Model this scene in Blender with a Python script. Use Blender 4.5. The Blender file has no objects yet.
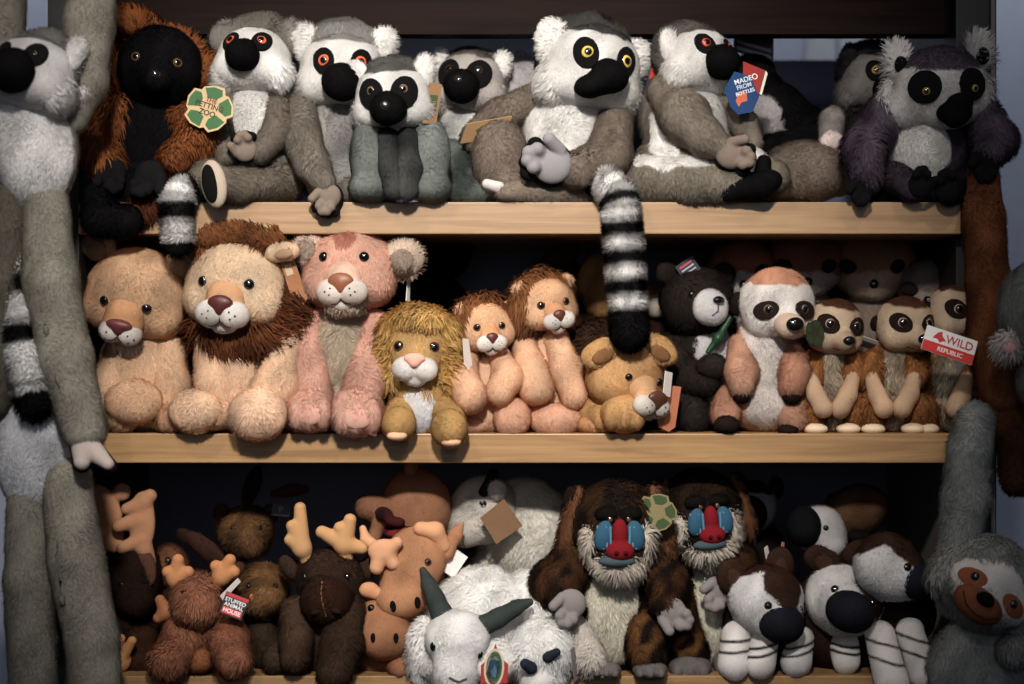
import bpy, math, random
import numpy as np
from mathutils import Vector, Matrix

# ---------------------------------------------------------------- camera, light, exposure
S = bpy.context.scene
COL = S.collection
K = 0.00125            # metres per photograph pixel on the plane of the shelf fronts
D = 1760.0             # camera distance in the same unit
CZ = 1.2               # camera height (m)
rng = np.random.default_rng(7)

cam_d = bpy.data.cameras.new('camera'); cam = bpy.data.objects.new('camera', cam_d); COL.objects.link(cam)
cam.location = (0, -D*K, CZ); cam.rotation_euler = (math.radians(90), 0, 0)
cam_d.sensor_width = 36; cam_d.lens = 36*D/1024; cam_d.clip_start = .05
cam_d.dof.use_dof = True; cam_d.dof.focus_distance = D*K-0.01; cam_d.dof.aperture_fstop = 2.0
S.camera = cam

w = bpy.data.worlds.new('world'); S.world = w; w.use_nodes = True
w.node_tree.nodes['Background'].inputs[0].default_value = (.62, .72, 1, 1)
w.node_tree.nodes['Background'].inputs[1].default_value = 0.05

def spot(name, x, y, z, tx, tz, e, ang, rad, col, ty=0.0):
    l = bpy.data.lights.new(name, 'SPOT'); o = bpy.data.objects.new(name, l); COL.objects.link(o)
    l.energy = e; l.spot_size = math.radians(ang); l.spot_blend = 1.0; l.shadow_soft_size = rad; l.color = col
    o.location = (x, y, z)
    o.rotation_euler = (Vector((tx, ty, tz))-Vector((x, y, z))).to_track_quat('-Z', 'Y').to_euler()
spot('ceiling_spot', -.10, -2.15, 2.45, -.07, 1.27, 360, 34, .09, (1, .94, .87))
spot('ceiling_spot', -.75, -1.35, 2.85, -.14, 1.28, 58, 36, .05, (1, .90, .78))
spot('ceiling_spot', .80, -1.35, 2.85, .20, 1.25, 28, 38, .05, (1, .92, .84))
al = bpy.data.lights.new('front_fill', 'AREA'); alo = bpy.data.objects.new('front_fill', al); COL.objects.link(alo)  # added cool fill lamp behind the camera, lifts the compartments
al.shape = 'RECTANGLE'; al.size = 2.4; al.size_y = 1.4; al.energy = 8; al.color = (.86, .92, 1)
alo.location = (.0, -3.4, 1.9); alo.rotation_euler = (Vector((0, 0, 1.2))-Vector((.0, -3.4, 1.9))).to_track_quat('-Z', 'Y').to_euler()

bl = bpy.data.lights.new('back_wall_fill', 'AREA'); blo = bpy.data.objects.new('back_wall_fill', bl); COL.objects.link(blo)   # area lamp added behind the unit to brighten the back wall
bl.shape = 'RECTANGLE'; bl.size = 2.6; bl.size_y = .12; bl.energy = 1.2; bl.color = (.92, .96, 1)
bl.spread = math.radians(70); blo.location = (.1, .50, 2.25); blo.rotation_euler = (math.radians(36), 0, 0)

vs = S.view_settings
S.display_settings.display_device = 'sRGB'
vs.view_transform = 'Standard'; vs.look = 'None'; vs.gamma = 1; vs.use_curve_mapping = False; vs.exposure = 0.16

# ---------------------------------------------------------------- colours and materials
def lin(c):
    a = np.array(c[:3], float)/255
    a = np.where(a <= .04045, a/12.92, ((a+.055)/1.055)**2.4)
    return a*.84+.16*(a @ np.array([.21, .72, .07]))

def nodes(name):
    m = bpy.data.materials.new(name); m.use_nodes = True
    return m, m.node_tree.nodes, m.node_tree.links, m.node_tree.nodes['Principled BSDF']

def mat_attr(name, rough, spec, trans=0.0, bump=0.0, bscale=600, sheen=0.0, coat=0.0):
    m, n, l, b = nodes(name)
    a = n.new('ShaderNodeAttribute'); a.attribute_name = 'Col'
    t = n.new('ShaderNodeTexCoord'); nz = n.new('ShaderNodeTexNoise'); nz.inputs['Scale'].default_value = bscale
    l.new(t.outputs['Object'], nz.inputs['Vector'])
    mr = n.new('ShaderNodeMapRange'); mr.inputs[3].default_value = .88; mr.inputs[4].default_value = 1.12
    l.new(nz.outputs[0], mr.inputs[0])
    mx = n.new('ShaderNodeVectorMath'); mx.operation = 'SCALE'
    l.new(a.outputs['Color'], mx.inputs[0]); l.new(mr.outputs[0], mx.inputs['Scale'])
    l.new(mx.outputs[0], b.inputs['Base Color'])
    b.inputs['Roughness'].default_value = rough; b.inputs['Specular IOR Level'].default_value = spec
    b.inputs['Sheen Weight'].default_value = sheen; b.inputs['Coat Weight'].default_value = coat
    if bump:
        bp = n.new('ShaderNodeBump'); bp.inputs['Strength'].default_value = bump; bp.inputs['Distance'].default_value = .001
        l.new(nz.outputs[0], bp.inputs['Height']); l.new(bp.outputs[0], b.inputs['Normal'])
    if trans:
        tr = n.new('ShaderNodeBsdfTranslucent'); l.new(mx.outputs[0], tr.inputs[0])
        ms = n.new('ShaderNodeMixShader'); ms.inputs[0].default_value = trans
        l.new(b.outputs[0], ms.inputs[1]); l.new(tr.outputs[0], ms.inputs[2])
        l.new(ms.outputs[0], n['Material Output'].inputs[0])
    return m
M_FUR = mat_attr('plush_fur', .85, .12, trans=.45, bscale=900)
M_FELT = mat_attr('felt', .95, .08, bump=.5, bscale=1500)
M_SHINE = mat_attr('glossy_plastic', .12, .6, coat=.6)
M_CARD = mat_attr('printed_card', .45, .3, bscale=300)
M_SATIN = mat_attr('satin_fabric', .4, .35, bump=.3, bscale=800)
MATS = dict(fur=M_FUR, felt=M_FELT, shine=M_SHINE, card=M_CARD, satin=M_SATIN)

def mat_wood(name, c1, c2, seed=0., rough=.38):
    m, n, l, b = nodes(name)
    t = n.new('ShaderNodeTexCoord'); mp = n.new('ShaderNodeMapping'); l.new(t.outputs['Object'], mp.inputs[0])
    mp.inputs['Scale'].default_value = (2.2, 9, 42); mp.inputs['Location'].default_value = (seed, 0, seed)
    nz = n.new('ShaderNodeTexNoise'); nz.inputs['Scale'].default_value = 2.2; nz.inputs['Detail'].default_value = 6
    nz.inputs['Distortion'].default_value = 1.1; l.new(mp.outputs[0], nz.inputs['Vector'])
    mp2 = n.new('ShaderNodeMapping'); l.new(t.outputs['Object'], mp2.inputs[0]); mp2.inputs['Scale'].default_value = (5, 40, 320)
    n2 = n.new('ShaderNodeTexNoise'); n2.inputs['Scale'].default_value = 1.5; n2.inputs['Detail'].default_value = 3
    l.new(mp2.outputs[0], n2.inputs['Vector'])
    ad = n.new('ShaderNodeMath'); ad.operation = 'MULTIPLY_ADD'; ad.inputs[1].default_value = .35
    l.new(n2.outputs[0], ad.inputs[0]); l.new(nz.outputs[0], ad.inputs[2])
    cr = n.new('ShaderNodeValToRGB'); cr.color_ramp.elements[0].position = .45; cr.color_ramp.elements[1].position = .85
    cr.color_ramp.elements[0].color = (*lin(c1), 1); cr.color_ramp.elements[1].color = (*lin(c2), 1)
    l.new(ad.outputs[0], cr.inputs[0]); l.new(cr.outputs[0], b.inputs['Base Color'])
    b.inputs['Roughness'].default_value = rough
    return m
def mat_paint(name, c, rough=.6, sc=30):
    m, n, l, b = nodes(name)
    t = n.new('ShaderNodeTexCoord'); nz = n.new('ShaderNodeTexNoise'); nz.inputs['Scale'].default_value = sc
    l.new(t.outputs['Object'], nz.inputs['Vector'])
    cr = n.new('ShaderNodeValToRGB')
    cr.color_ramp.elements[0].color = (*(lin(c)*.88), 1); cr.color_ramp.elements[1].color = (*np.minimum(lin(c)*1.12, 1), 1)
    l.new(nz.outputs[0], cr.inputs[0]); l.new(cr.outputs[0], b.inputs['Base Color']); b.inputs['Roughness'].default_value = rough
    return m

# ---------------------------------------------------------------- frames: photograph pixels or a turned local frame -> world units (1 unit = K m)
def rotm(yaw=0, pitch=0, roll=0):
    a, b, c = map(math.radians, (yaw, pitch, roll))
    Rz = np.array([[math.cos(a), -math.sin(a), 0], [math.sin(a), math.cos(a), 0], [0, 0, 1]])
    Rx = np.array([[1, 0, 0], [0, math.cos(b), -math.sin(b)], [0, math.sin(b), math.cos(b)]])
    Ry = np.array([[math.cos(c), 0, math.sin(c)], [0, 1, 0], [-math.sin(c), 0, math.cos(c)]])
    return Rz @ Rx @ Ry
class PixFr:
    def __init__(s, Y): s.Y = Y; s.sc = (D+Y)/D; s.R = np.eye(3)
    def p(s, x, y, d=0):
        q = s.Y+d*s.sc; m = (D+q)/D
        return np.array([(x-512)*m, q, (342-y)*m])
    def ray(s, x, y):
        a = np.array([0, -D, 0.]); b = s.p(x, y, 0); v = (b-a)/np.linalg.norm(b-a)
        return b-v*260, v
class Fr:
    def __init__(s, base, x, y, d=0, sc=1, yaw=0, pitch=0, roll=0):
        s.o = base.p(x, y, d); s.sc = base.sc*sc; s.R = base.R @ rotm(yaw, pitch, roll)
    def p(s, x, y, d=0): return s.o+s.R @ (np.array([x, d, -y])*s.sc)
    def ray(s, x, y):
        b = s.p(x, y, 0); v = s.R @ np.array([0, 1., 0])
        return b-v*260, v

# ---------------------------------------------------------------- soft shapes as distance fields
def E(f, x, y, d, rx, ry, rd, col=None, yaw=0, pitch=0, roll=0):
    return dict(t='e', c=f.p(x, y, d), r=np.array([rx, rd, ry], float)*f.sc, R=f.R @ rotm(yaw, pitch, roll), col=col)
def C(f, pts, col=None, cols=None):
    out = []
    P = [f.p(*q[:3]) for q in pts]
    for i in range(len(pts)-1):
        out.append(dict(t='c', a=P[i], b=P[i+1], ra=pts[i][3]*f.sc, rb=pts[i+1][3]*f.sc, col=cols[i] if cols else col))
    return out
def flat(pr):
    o = []
    for q in pr: o += q if isinstance(q, list) else [q]
    return o
def sd(q, P):
    if q['t'] == 'e':
        v = (P-q['c']) @ q['R']; r = q['r']
        k0 = np.linalg.norm(v/r, axis=1); k1 = np.linalg.norm(v/(r*r), axis=1)+1e-9
        return np.where(k0 < 1e-6, -r.min(), k0*(k0-1)/k1)
    ba = q['b']-q['a']; t = np.clip((P-q['a']) @ ba/max(ba @ ba, 1e-9), 0, 1)
    return np.linalg.norm(P-q['a']-t[:, None]*ba, axis=1)-(q['ra']+(q['rb']-q['ra'])*t)
def field(prims, P, k):
    f = None
    for q in prims:
        s = sd(q, P)
        if f is None: f = s
        elif k <= 0: f = np.minimum(f, s)
        else:
            h = np.clip(.5+.5*(f-s)/k, 0, 1); f = f+(s-f)*h-k*h*(1-h)
    return f
def bbox(prims):
    lo = np.full(3, 1e9); hi = -lo
    for q in prims:
        if q['t'] == 'e':
            e = np.sqrt(((q['R']*q['r'])**2).sum(1)); lo = np.minimum(lo, q['c']-e); hi = np.maximum(hi, q['c']+e)
        else:
            for a, r in ((q['a'], q['ra']), (q['b'], q['rb'])): lo = np.minimum(lo, a-r); hi = np.maximum(hi, a+r)
    return lo, hi
def grad(F, P, e=.25):
    g = np.empty_like(P)
    for i in range(3):
        dv = np.zeros(3); dv[i] = e; g[:, i] = (F(P+dv)-F(P-dv))/(2*e)
    return g
def nets(F, lo, hi, h):
    n = np.maximum(np.ceil((hi-lo)/h).astype(int)+1, 3)
    ax = [lo[i]+h*np.arange(n[i]) for i in range(3)]
    G = np.stack(np.meshgrid(*ax, indexing='ij'), -1)
    f = F(G.reshape(-1, 3)).reshape(n); f = np.where(np.abs(f) < 1e-6, 1e-6, f)
    c = n-1; acc = np.zeros((*c, 3)); cnt = np.zeros(c)
    for axx in range(3):
        o1, o2 = [q for q in range(3) if q != axx]
        for i in (0, 1):
            for j in (0, 1):
                s0 = [None]*3; s1 = [None]*3
                s0[axx] = slice(0, c[axx]); s1[axx] = slice(1, c[axx]+1)
                s0[o1] = s1[o1] = slice(i, c[o1]+i); s0[o2] = s1[o2] = slice(j, c[o2]+j)
                a = f[tuple(s0)]; b = f[tuple(s1)]; x = (a < 0) != (b < 0)
                t = np.where(x, a/np.where(a == b, 1, a-b), 0)
                pos = G[tuple(s0)]+0.; pos[..., axx] += t*h
                acc += pos*x[..., None]; cnt += x
    idx = -np.ones(c, int); mk = cnt > 0; idx[mk] = np.arange(mk.sum())
    V = acc[mk]/cnt[mk][:, None]; Q = []
    for axx in range(3):
        o1, o2 = [(1, 2), (2, 0), (0, 1)][axx]
        sl = [slice(1, c[0]), slice(1, c[1]), slice(1, c[2])]; sl[axx] = slice(0, c[axx]); sa = tuple(sl)
        sl2 = list(sl); sl2[axx] = slice(1, c[axx]+1)
        a = f[sa]; b = f[tuple(sl2)]
        I = np.argwhere((a < 0) != (b < 0))
        if not len(I): continue
        inside = (a < 0)[tuple(I.T)]
        J = I.copy()
        for q in range(3):
            if q != axx: J[:, q] += 1
        e1 = np.zeros(3, int); e1[o1] = 1; e2 = np.zeros(3, int); e2[o2] = 1
        g = lambda A: idx[tuple(A.T)]
        q4 = np.stack([g(J-e1-e2), g(J-e2), g(J), g(J-e1)], 1)
        q4[~inside] = q4[~inside][:, ::-1]; Q.append(q4)
    Q = np.concatenate(Q); Q = Q[(Q >= 0).all(1)]
    return V, Q

_ph = rng.uniform(0, 6.28, (3, 9)); _fr = rng.normal(0, 1, (3, 9, 3)); _fr *= (rng.uniform(.7, 1.5, (3, 9))/np.linalg.norm(_fr, axis=2))[..., None]
def wob(P, scale):                                  # cheap smooth 3-vector noise
    out = np.zeros_like(P)
    for i in range(3):
        for j in range(9): out[:, i] += np.sin((P @ _fr[i, j])/scale*(1+.16*j)+_ph[i, j])
    return out/3.4

def mk_mesh(name, V, N, C_, tris, quads, mat):
    me = bpy.data.meshes.new(name)
    nt, nq = len(tris), len(quads)
    me.vertices.add(len(V)); me.vertices.foreach_set('co', (V*K).astype(np.float32).ravel())
    li = np.concatenate([quads.ravel(), tris.ravel()]).astype(np.int32)
    me.loops.add(len(li)); me.loops.foreach_set('vertex_index', li)
    me.polygons.add(nq+nt)
    st = np.concatenate([np.arange(nq)*4, nq*4+np.arange(nt)*3]).astype(np.int32)
    me.polygons.foreach_set('loop_start', st)
    me.polygons.foreach_set('use_smooth', np.ones(nq+nt, bool))
    me.update(calc_edges=True)
    a = me.color_attributes.new('Col', 'FLOAT_COLOR', 'POINT')
    a.data.foreach_set('color', np.concatenate([np.clip(C_, 0, 1), np.ones((len(V), 1))], 1).astype(np.float32).ravel())
    me.materials.append(mat)
    if N is not None: me.normals_split_custom_set_from_vertices(N.astype(np.float32).tolist())
    return me

class Toy:
    def __init__(s, name, label, cat, x, y, Y, group=None):
        s.f = PixFr(Y); s.o = s.f.p(x, y, 0)
        s.root = bpy.data.objects.new(name, None); COL.objects.link(s.root)
        s.root.empty_display_size = .05
        s.root.location = s.o*K+np.array([0, 0, CZ])
        s.root['label'] = label; s.root['category'] = cat
        if group: s.root['group'] = group
    def link(s, name, me, parent=None, label=None):
        o = bpy.data.objects.new(name, me); COL.objects.link(o); o.parent = parent or s.root
        if label: o['label'] = label
        return o
    def part(s, name, prims, col=(200, 200, 200), fur=0, paint=(), k=6, mat=None, h=None, clip=None, parent=None,
             label=None, comb=(0, -.15, -1), dens=None, mott=None, jit=.13, furpaint=None, edge=2.2, lump=.5, stand=.55, bw=1.2):
        prims = flat(prims); paint = [(flat([q[0]]), q[1]) for q in paint]
        sc = s.f.sc; k = k*sc
        F0 = lambda P: field(prims, P, k)
        F = F0 if clip is None else (lambda P: np.maximum(F0(P), field(flat(clip), P, 0)))
        lo, hi = bbox(prims)
        if clip is not None:
            l2, h2 = bbox(flat(clip)); lo = np.maximum(lo-2, l2); hi = np.minimum(hi+2, h2)
        if h is None: h = float(np.clip((hi-lo).max()/34, .9, 3.2))
        lo = lo-1.5*h-k*.3; hi = hi+1.5*h+k*.3
        V, Q = nets(F, lo, hi, h)
        if clip is None:
            for _ in range(2):
                g = grad(F, V); V = V-(F(V)[:, None]*g/np.maximum((g*g).sum(1), .2)[:, None])
        N = grad(F, V); N /= np.linalg.norm(N, axis=1)[:, None]+1e-9
        def color(P, soft):
            Pn = P+wob(P, 5.)*soft+wob(P, 17.)*soft
            ds = np.stack([sd(q, Pn) for q in prims]); wts = np.exp(-(ds-ds.min(0))/bw)
            wts /= wts.sum(0)
            cs = np.stack([lin(q['col'] if q['col'] is not None else col) for q in prims])
            c = wts.T @ cs
            for pp, pc in paint:
                m = np.clip(.5-field(pp, Pn, 0)/1.6, 0, 1)[:, None]; c = c*(1-m)+lin(pc)*m
            if mott:
                m = np.clip(.5+.9*wob(P, mott[1])[:, 0], 0, 1)[:, None]*mott[2]; c = c*(1-m)+lin(mott[0])*m
            if fur: c = c*(1+.11*wob(P, 9.)[:, :1]+.07*wob(P, 23.)[:, 1:2])
            return c
        soft = edge if fur else 0
        Cv = color(V, soft*.6)
        if fur and lump: V = V+N*(wob(V, 7.)[:, :1])*lump
        tris = np.zeros((0, 3), int)
        if fur:
            L = fur*sc
            T = np.concatenate([Q[:, [0, 1, 2]], Q[:, [0, 2, 3]]])
            A, B, Cc = V[T[:, 0]], V[T[:, 1]], V[T[:, 2]]
            ar = .5*np.linalg.norm(np.cross(B-A, Cc-A), axis=1)
            dn = dens if dens else .5*min(1, (4.5/L))**.6
            n = int(ar.sum()*dn)
            ti = rng.choice(len(T), n, p=ar/ar.sum()); u = rng.random((n, 2)); fl = u.sum(1) > 1; u[fl] = 1-u[fl]
            u0 = 1-u.sum(1)
            P = A[ti]*u0[:, None]+B[ti]*u[:, :1]+Cc[ti]*u[:, 1:]
            Nn = N[T[ti, 0]]*u0[:, None]+N[T[ti, 1]]*u[:, :1]+N[T[ti, 2]]*u[:, 1:]
            Nn /= np.linalg.norm(Nn, axis=1)[:, None]+1e-9
            vis = Nn[:, 1] < .55
            P, Nn = P[vis], Nn[vis]; n = len(P)
            g = np.array(comb, float)[None]+wob(P, 4+L*1.1)*.75+rng.normal(0, .22, (n, 3))
            t = g-(g*Nn).sum(1)[:, None]*Nn; t /= np.linalg.norm(t, axis=1)[:, None]+1e-6
            ll = L*rng.uniform(.55, 1.2, n)*(1+.25*wob(P, 9+L)[:, 1])
            st = np.clip(stand+.18*wob(P, 6+L)[:, 2]+rng.normal(0, .07, n), .12, 1.2)[:, None]
            dirr = t*np.cos(st)+Nn*np.sin(st)
            tip = P+dirr*ll[:, None]
            if L > 6: tip += np.array([0, 0, -1])*ll[:, None]*.22
            wv = np.cross(dirr, Nn); wv /= np.linalg.norm(wv, axis=1)[:, None]+1e-6
            wd = (.42+.034*L)*rng.uniform(.7, 1.3, n)[:, None]
            c = color(P, soft)*np.clip(1+rng.normal(0, jit, n), .5, 1.6)[:, None]
            base = len(V)
            if L > 6:
                mid = P+dirr*ll[:, None]*.5+Nn*ll[:, None]*.08
                VV = np.stack([P-wv*wd, P+wv*wd, mid+wv*wd*.8, mid-wv*wd*.8, tip], 1).reshape(-1, 3)
                b = base+5*np.arange(n)[:, None]
                quadsF = b+np.array([[0, 1, 2, 3]]); tris = b+np.array([[3, 2, 4]]); m_ = 5
                Q = np.concatenate([Q, quadsF])
            else:
                VV = np.stack([P-wv*wd, P+wv*wd, tip], 1).reshape(-1, 3); tris = base+3*np.arange(n)[:, None]+np.array([[0, 1, 2]]); m_ = 3
            nn = Nn+rng.normal(0, .12, (n, 3))
            nn /= np.linalg.norm(nn, axis=1)[:, None]
            # orient blades outwards
            fn = np.cross(2*wv, dirr); bad = (fn*Nn).sum(1) < 0
            if bad.any():
                VV = VV.reshape(n, m_, 3)
                VV[bad, 0], VV[bad, 1] = VV[bad, 1].copy(), VV[bad, 0].copy()
                if m_ == 5: VV[bad, 2], VV[bad, 3] = VV[bad, 3].copy(), VV[bad, 2].copy()
                VV = VV.reshape(-1, 3)
            V = np.concatenate([V, VV]); N = np.concatenate([N, np.repeat(nn, m_, 0)]); Cv = np.concatenate([Cv, np.repeat(c, m_, 0)])
        m = MATS[mat or ('fur' if fur else 'felt')]
        o = s.link(name, mk_mesh(name, V-s.o, N, Cv, tris, Q, m), parent, label)
        if parent is not None and parent is not s.root: pass
        return o
    def hit(s, prims, fr, x, y, k=6):
        a, v = fr.ray(x, y); t = 0.; pr = flat(prims)
        for _ in range(90):
            q = field(pr, (a+v*t)[None], k*s.f.sc)[0]
            if q < .05: break
            t += q*.8
            if t > 520: t = 255.; break
        p = a+v*t; n = grad(lambda P: field(pr, P, k*s.f.sc), p[None])[0]
        return p, n/(np.linalg.norm(n)+1e-9)
    def ball(s, name, p, n, r, cols=((12, 10, 10),), angs=(180,), flatn=.8, mat='shine', parent=None, label=None, stick=.25):
        r = np.array([r[0], r[1]] if isinstance(r, tuple) else [r, r])*s.f.sc
        R = np.array(Vector(n).to_track_quat('Z', 'Y').to_matrix())
        nr, ns = 14, 18; th = np.linspace(0, math.pi, nr+1); ph = np.arange(ns)*2*math.pi/ns
        T, Pp = np.meshgrid(th, ph, indexing='ij')
        U = np.stack([np.sin(T)*np.cos(Pp), np.sin(T)*np.sin(Pp), np.cos(T)], -1).reshape(-1, 3)
        sc3 = np.array([r[0], r[1], min(r)*flatn])
        V = (U*sc3) @ R.T+p+n*r.min()*flatn*(-stick); N = (U/sc3) @ R.T; N /= np.linalg.norm(N, axis=1)[:, None]
        Cv = np.zeros((len(V), 3)); deg = np.degrees(T).ravel()
        for c, a in list(zip(cols, angs))[::-1]: Cv[deg <= a+.1] = lin(c)
        i, j = np.meshgrid(np.arange(nr), np.arange(ns), indexing='ij'); j2 = (j+1) % ns
        Q = np.stack([i*ns+j, (i+1)*ns+j, (i+1)*ns+j2, i*ns+j2], -1).reshape(-1, 4)
        return s.link(name, mk_mesh(name, V-s.o, N, Cv, np.zeros((0, 3), int), Q, MATS[mat]), parent, label)
    def eye(s, base, fr, x, y, r, iris=None, rim=None, k=6, look=None, parent=None, label=None):
        p, n = s.hit(base, fr, x, y, k); fwd = fr.R @ np.array([0, -1., 0]); n = n*.6+fwd*.4; n /= np.linalg.norm(n)
        if iris: cols = ((8, 7, 7), iris, rim or (12, 9, 8)); angs = (27, 62, 180)
        else: cols = ((10, 8, 8),); angs = (180,)
        return s.ball('eye', p, n, r, cols, angs, parent=parent, label=label)
    def patch(s, name, base, fr, x, y, rx, ry, col, roll=0, th=1.1, rd=None, k=6, fur=0, parent=None, mat=None, label=None, h=None):
        p, n = s.hit(base, fr, x, y, k)
        q = dict(t='e', c=p, r=np.array([rx, rd or max(rx, ry)*1.1, ry])*fr.sc, R=fr.R @ rotm(0, 0, roll), col=None)
        b = [dict(z) for z in flat(base)]
        for z in b:
            if z['t'] == 'e': z['r'] = z['r']+th
            else: z['ra'] += th; z['rb'] += th
            z['col'] = col
        return s.part(name, b, col, fur=fur, k=k, clip=[q], parent=parent, mat=mat, label=label, h=h or max(.9, min(rx, ry)*fr.sc/7))
    def line(s, name, base, fr, pts, r, col, k=6, parent=None, mat='felt', out=.2):
        P = []
        for (x, y) in pts:
            p, n = s.hit(base, fr, x, y, k); P.append(p+n*out)
        pr = [dict(t='c', a=P[i], b=P[i+1], ra=r*s.f.sc, rb=r*s.f.sc, col=col) for i in range(len(P)-1)]
        return s.part(name, pr, col, k=.4, mat=mat, parent=parent, h=max(.45, r*.6))
    def tag(s, fr, outline, col, shapes=(), text=(), th=.8, label=None, parent=None):
        # a card: outline polygon [(x,y)] in frame units, printed shapes lie just proud of it, text = (string, x, y, size, colour, roll)
        def prism(name, poly, d0, d1, c, par, bevel=False):
            n = len(poly)
            a = [fr.p(x, y, d0) for x, y in poly]; b = [fr.p(x, y, d1) for x, y in poly]
            V = np.array(a+b)-s.o; me = bpy.data.meshes.new(name)
            me.from_pydata((V*K).tolist(), [], [list(range(n)), list(range(2*n-1, n-1, -1))]+[[i, n+i, n+(i+1) % n, (i+1) % n] for i in range(n)])
            me.update(); at = me.color_attributes.new('Col', 'FLOAT_COLOR', 'POINT')
            at.data.foreach_set('color', np.tile([*lin(c), 1], 2*n).astype(np.float32)); me.materials.append(M_CARD)
            return s.link(name, me, par)
        T = prism('hang_tag', outline, 0, th, col, parent)
        if label: T['label'] = label
        for poly, c in shapes: prism('printed_mark', poly, -.25, -.02, c, T)
        for tx, x, y, size, c, roll in text:
            cu = bpy.data.curves.new('lettering', 'FONT'); cu.body = tx; cu.size = size*fr.sc*K; cu.align_x = 'CENTER'; cu.align_y = 'CENTER'
            cu.extrude = .00008; cu.offset = .00012
            tmp = bpy.data.objects.new('t', cu); COL.objects.link(tmp)
            dg = bpy.context.evaluated_depsgraph_get(); me = bpy.data.meshes.new_from_object(tmp.evaluated_get(dg))
            bpy.data.objects.remove(tmp)
            n = len(me.vertices)
            if n:
                co = np.empty(n*3, np.float32); me.vertices.foreach_get('co', co); co = co.reshape(-1, 3)/K/fr.sc
                cr, sr = math.cos(math.radians(roll)), math.sin(math.radians(roll))
                X = co[:, 0]*cr+co[:, 1]*sr; Z = -co[:, 0]*sr+co[:, 1]*cr
                W = np.stack([X+x, -.45-co[:, 2], Z-y], 1)*fr.sc @ fr.R.T+fr.o-s.o
                me.vertices.foreach_set('co', (W*K).astype(np.float32).ravel())
                at = me.color_attributes.new('Col', 'FLOAT_COLOR', 'POINT')
                at.data.foreach_set('color', np.tile([*lin(c), 1], n).astype(np.float32)); me.materials.clear(); me.materials.append(M_CARD); me.update()
                s.link('lettering', me, T)
        return T

def box(name, x0, x1, y0, y1, z0, z1, mat, parent=None, bevel=0):      # metres, world
    me = bpy.data.meshes.new(name)
    vs_ = [(x, y, z) for x in (x0, x1) for y in (y0, y1) for z in (z0, z1)]
    me.from_pydata(vs_, [], [(0, 1, 3, 2), (4, 6, 7, 5), (0, 4, 5, 1), (2, 3, 7, 6), (0, 2, 6, 4), (1, 5, 7, 3)])
    me.update(); me.materials.append(mat); o = bpy.data.objects.new(name, me); COL.objects.link(o)
    if parent: o.parent = parent
    if bevel:
        b = o.modifiers.new('bevel', 'BEVEL'); b.width = bevel; b.segments = 3
    return o

# ---------------------------------------------------------------- the setting and the shelving
Z = lambda py: CZ+(342-py)*K
X = lambda px: (px-512)*K
m_navy = mat_paint('navy_laminate', (88, 95, 128), .5)
m_blue = mat_paint('grey_blue_paint', (206, 214, 236), .7)
m_grey = mat_paint('pale_grey_panel', (232, 236, 242), .6)
m_dark = mat_wood('dark_stained_wood', (20, 12, 10), (34, 20, 15), 3., .6)
m_dark.node_tree.nodes['Principled BSDF'].inputs['Specular IOR Level'].default_value = .05
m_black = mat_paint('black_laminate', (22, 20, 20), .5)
m_beige = mat_paint('grey_beige_laminate', (112, 104, 98), .6)
m_floor = mat_paint('shop_floor', (96, 90, 84), .5, 6)

def struct(o): o['kind'] = 'structure'; return o
struct(box('floor', -2.6, 2.6, -3.9, .9, -.05, 0, m_floor))
struct(box('wall_back', -2.6, 2.6, .80, .86, 0, 3.1, m_blue))
struct(box('trim_1', .50, .548, .785, .7995, 0, 3, m_grey)); struct(box('trim_2', .556, .653, .785, .7995, 0, 3, m_grey))
unit = bpy.data.objects.new('shelving_unit', None); COL.objects.link(unit); unit.location = (0, .2, 0)
unit['label'] = 'maple edged shelving unit with dark uprights holding the rows of plush animals'; unit['category'] = 'shelving unit'
def ub(name, x0, x1, y0, y1, z0, z1, mat, label=None, bevel=0, parent=None):
    o = box(name, x0, x1, y0-.2, y1-.2, z0, z1, mat, parent or unit, bevel)
    if label: o['label'] = label
    return o
SD = .45
w1 = mat_wood('maple_edge', (140, 103, 64), (164, 128, 84), 1.7)
w2 = mat_wood('oak_edge', (136, 98, 52), (166, 126, 74), 8.3)
w3 = mat_wood('oak_edge_low', (130, 94, 50), (158, 120, 70), 5.1)
for py0, py1, w_, x1 in ((202, 234, w1, 961), (433.5, 463, w2, 951), (676, 706, w3, 951)):
    ub('shelf', X(78), X(x1), .0, SD, Z(py1), Z(py0), w_, bevel=.0015)
ub('top_panel', X(60), X(984), .065, .10, Z(25), Z(-140), m_dark, 'dark stained board above the top row')
ub('side_panel', X(46), X(77.5), .008, SD, 0, Z(-60), m_black)
ub('side_panel', X(962), X(984), .03, SD, 0, Z(320), m_beige, 'grey-beige upright, lower half, its upper half painted dark as shade')
ub('side_panel', X(962), X(984), .03, SD, Z(319.8), Z(-60), m_black)  # upper half of the same upright, shade put into its colour as black
ub('side_panel', X(984.2), X(1003), .03, SD, 0, Z(-60), m_black)
ub('metal_strip', X(996), X(1000), .022, .0295, 0.1, Z(-40), m_beige, parent=unit)
ub('back_panel', X(78), X(961), SD-.02, SD-.001, 0.0, Z(5), m_navy)
ub('back_panel', X(78), X(705), SD-.02, SD-.001, Z(4.9), Z(-60), m_navy)
ub('plinth', X(78), X(961), .03, .05, 0, Z(706), m_black)

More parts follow.
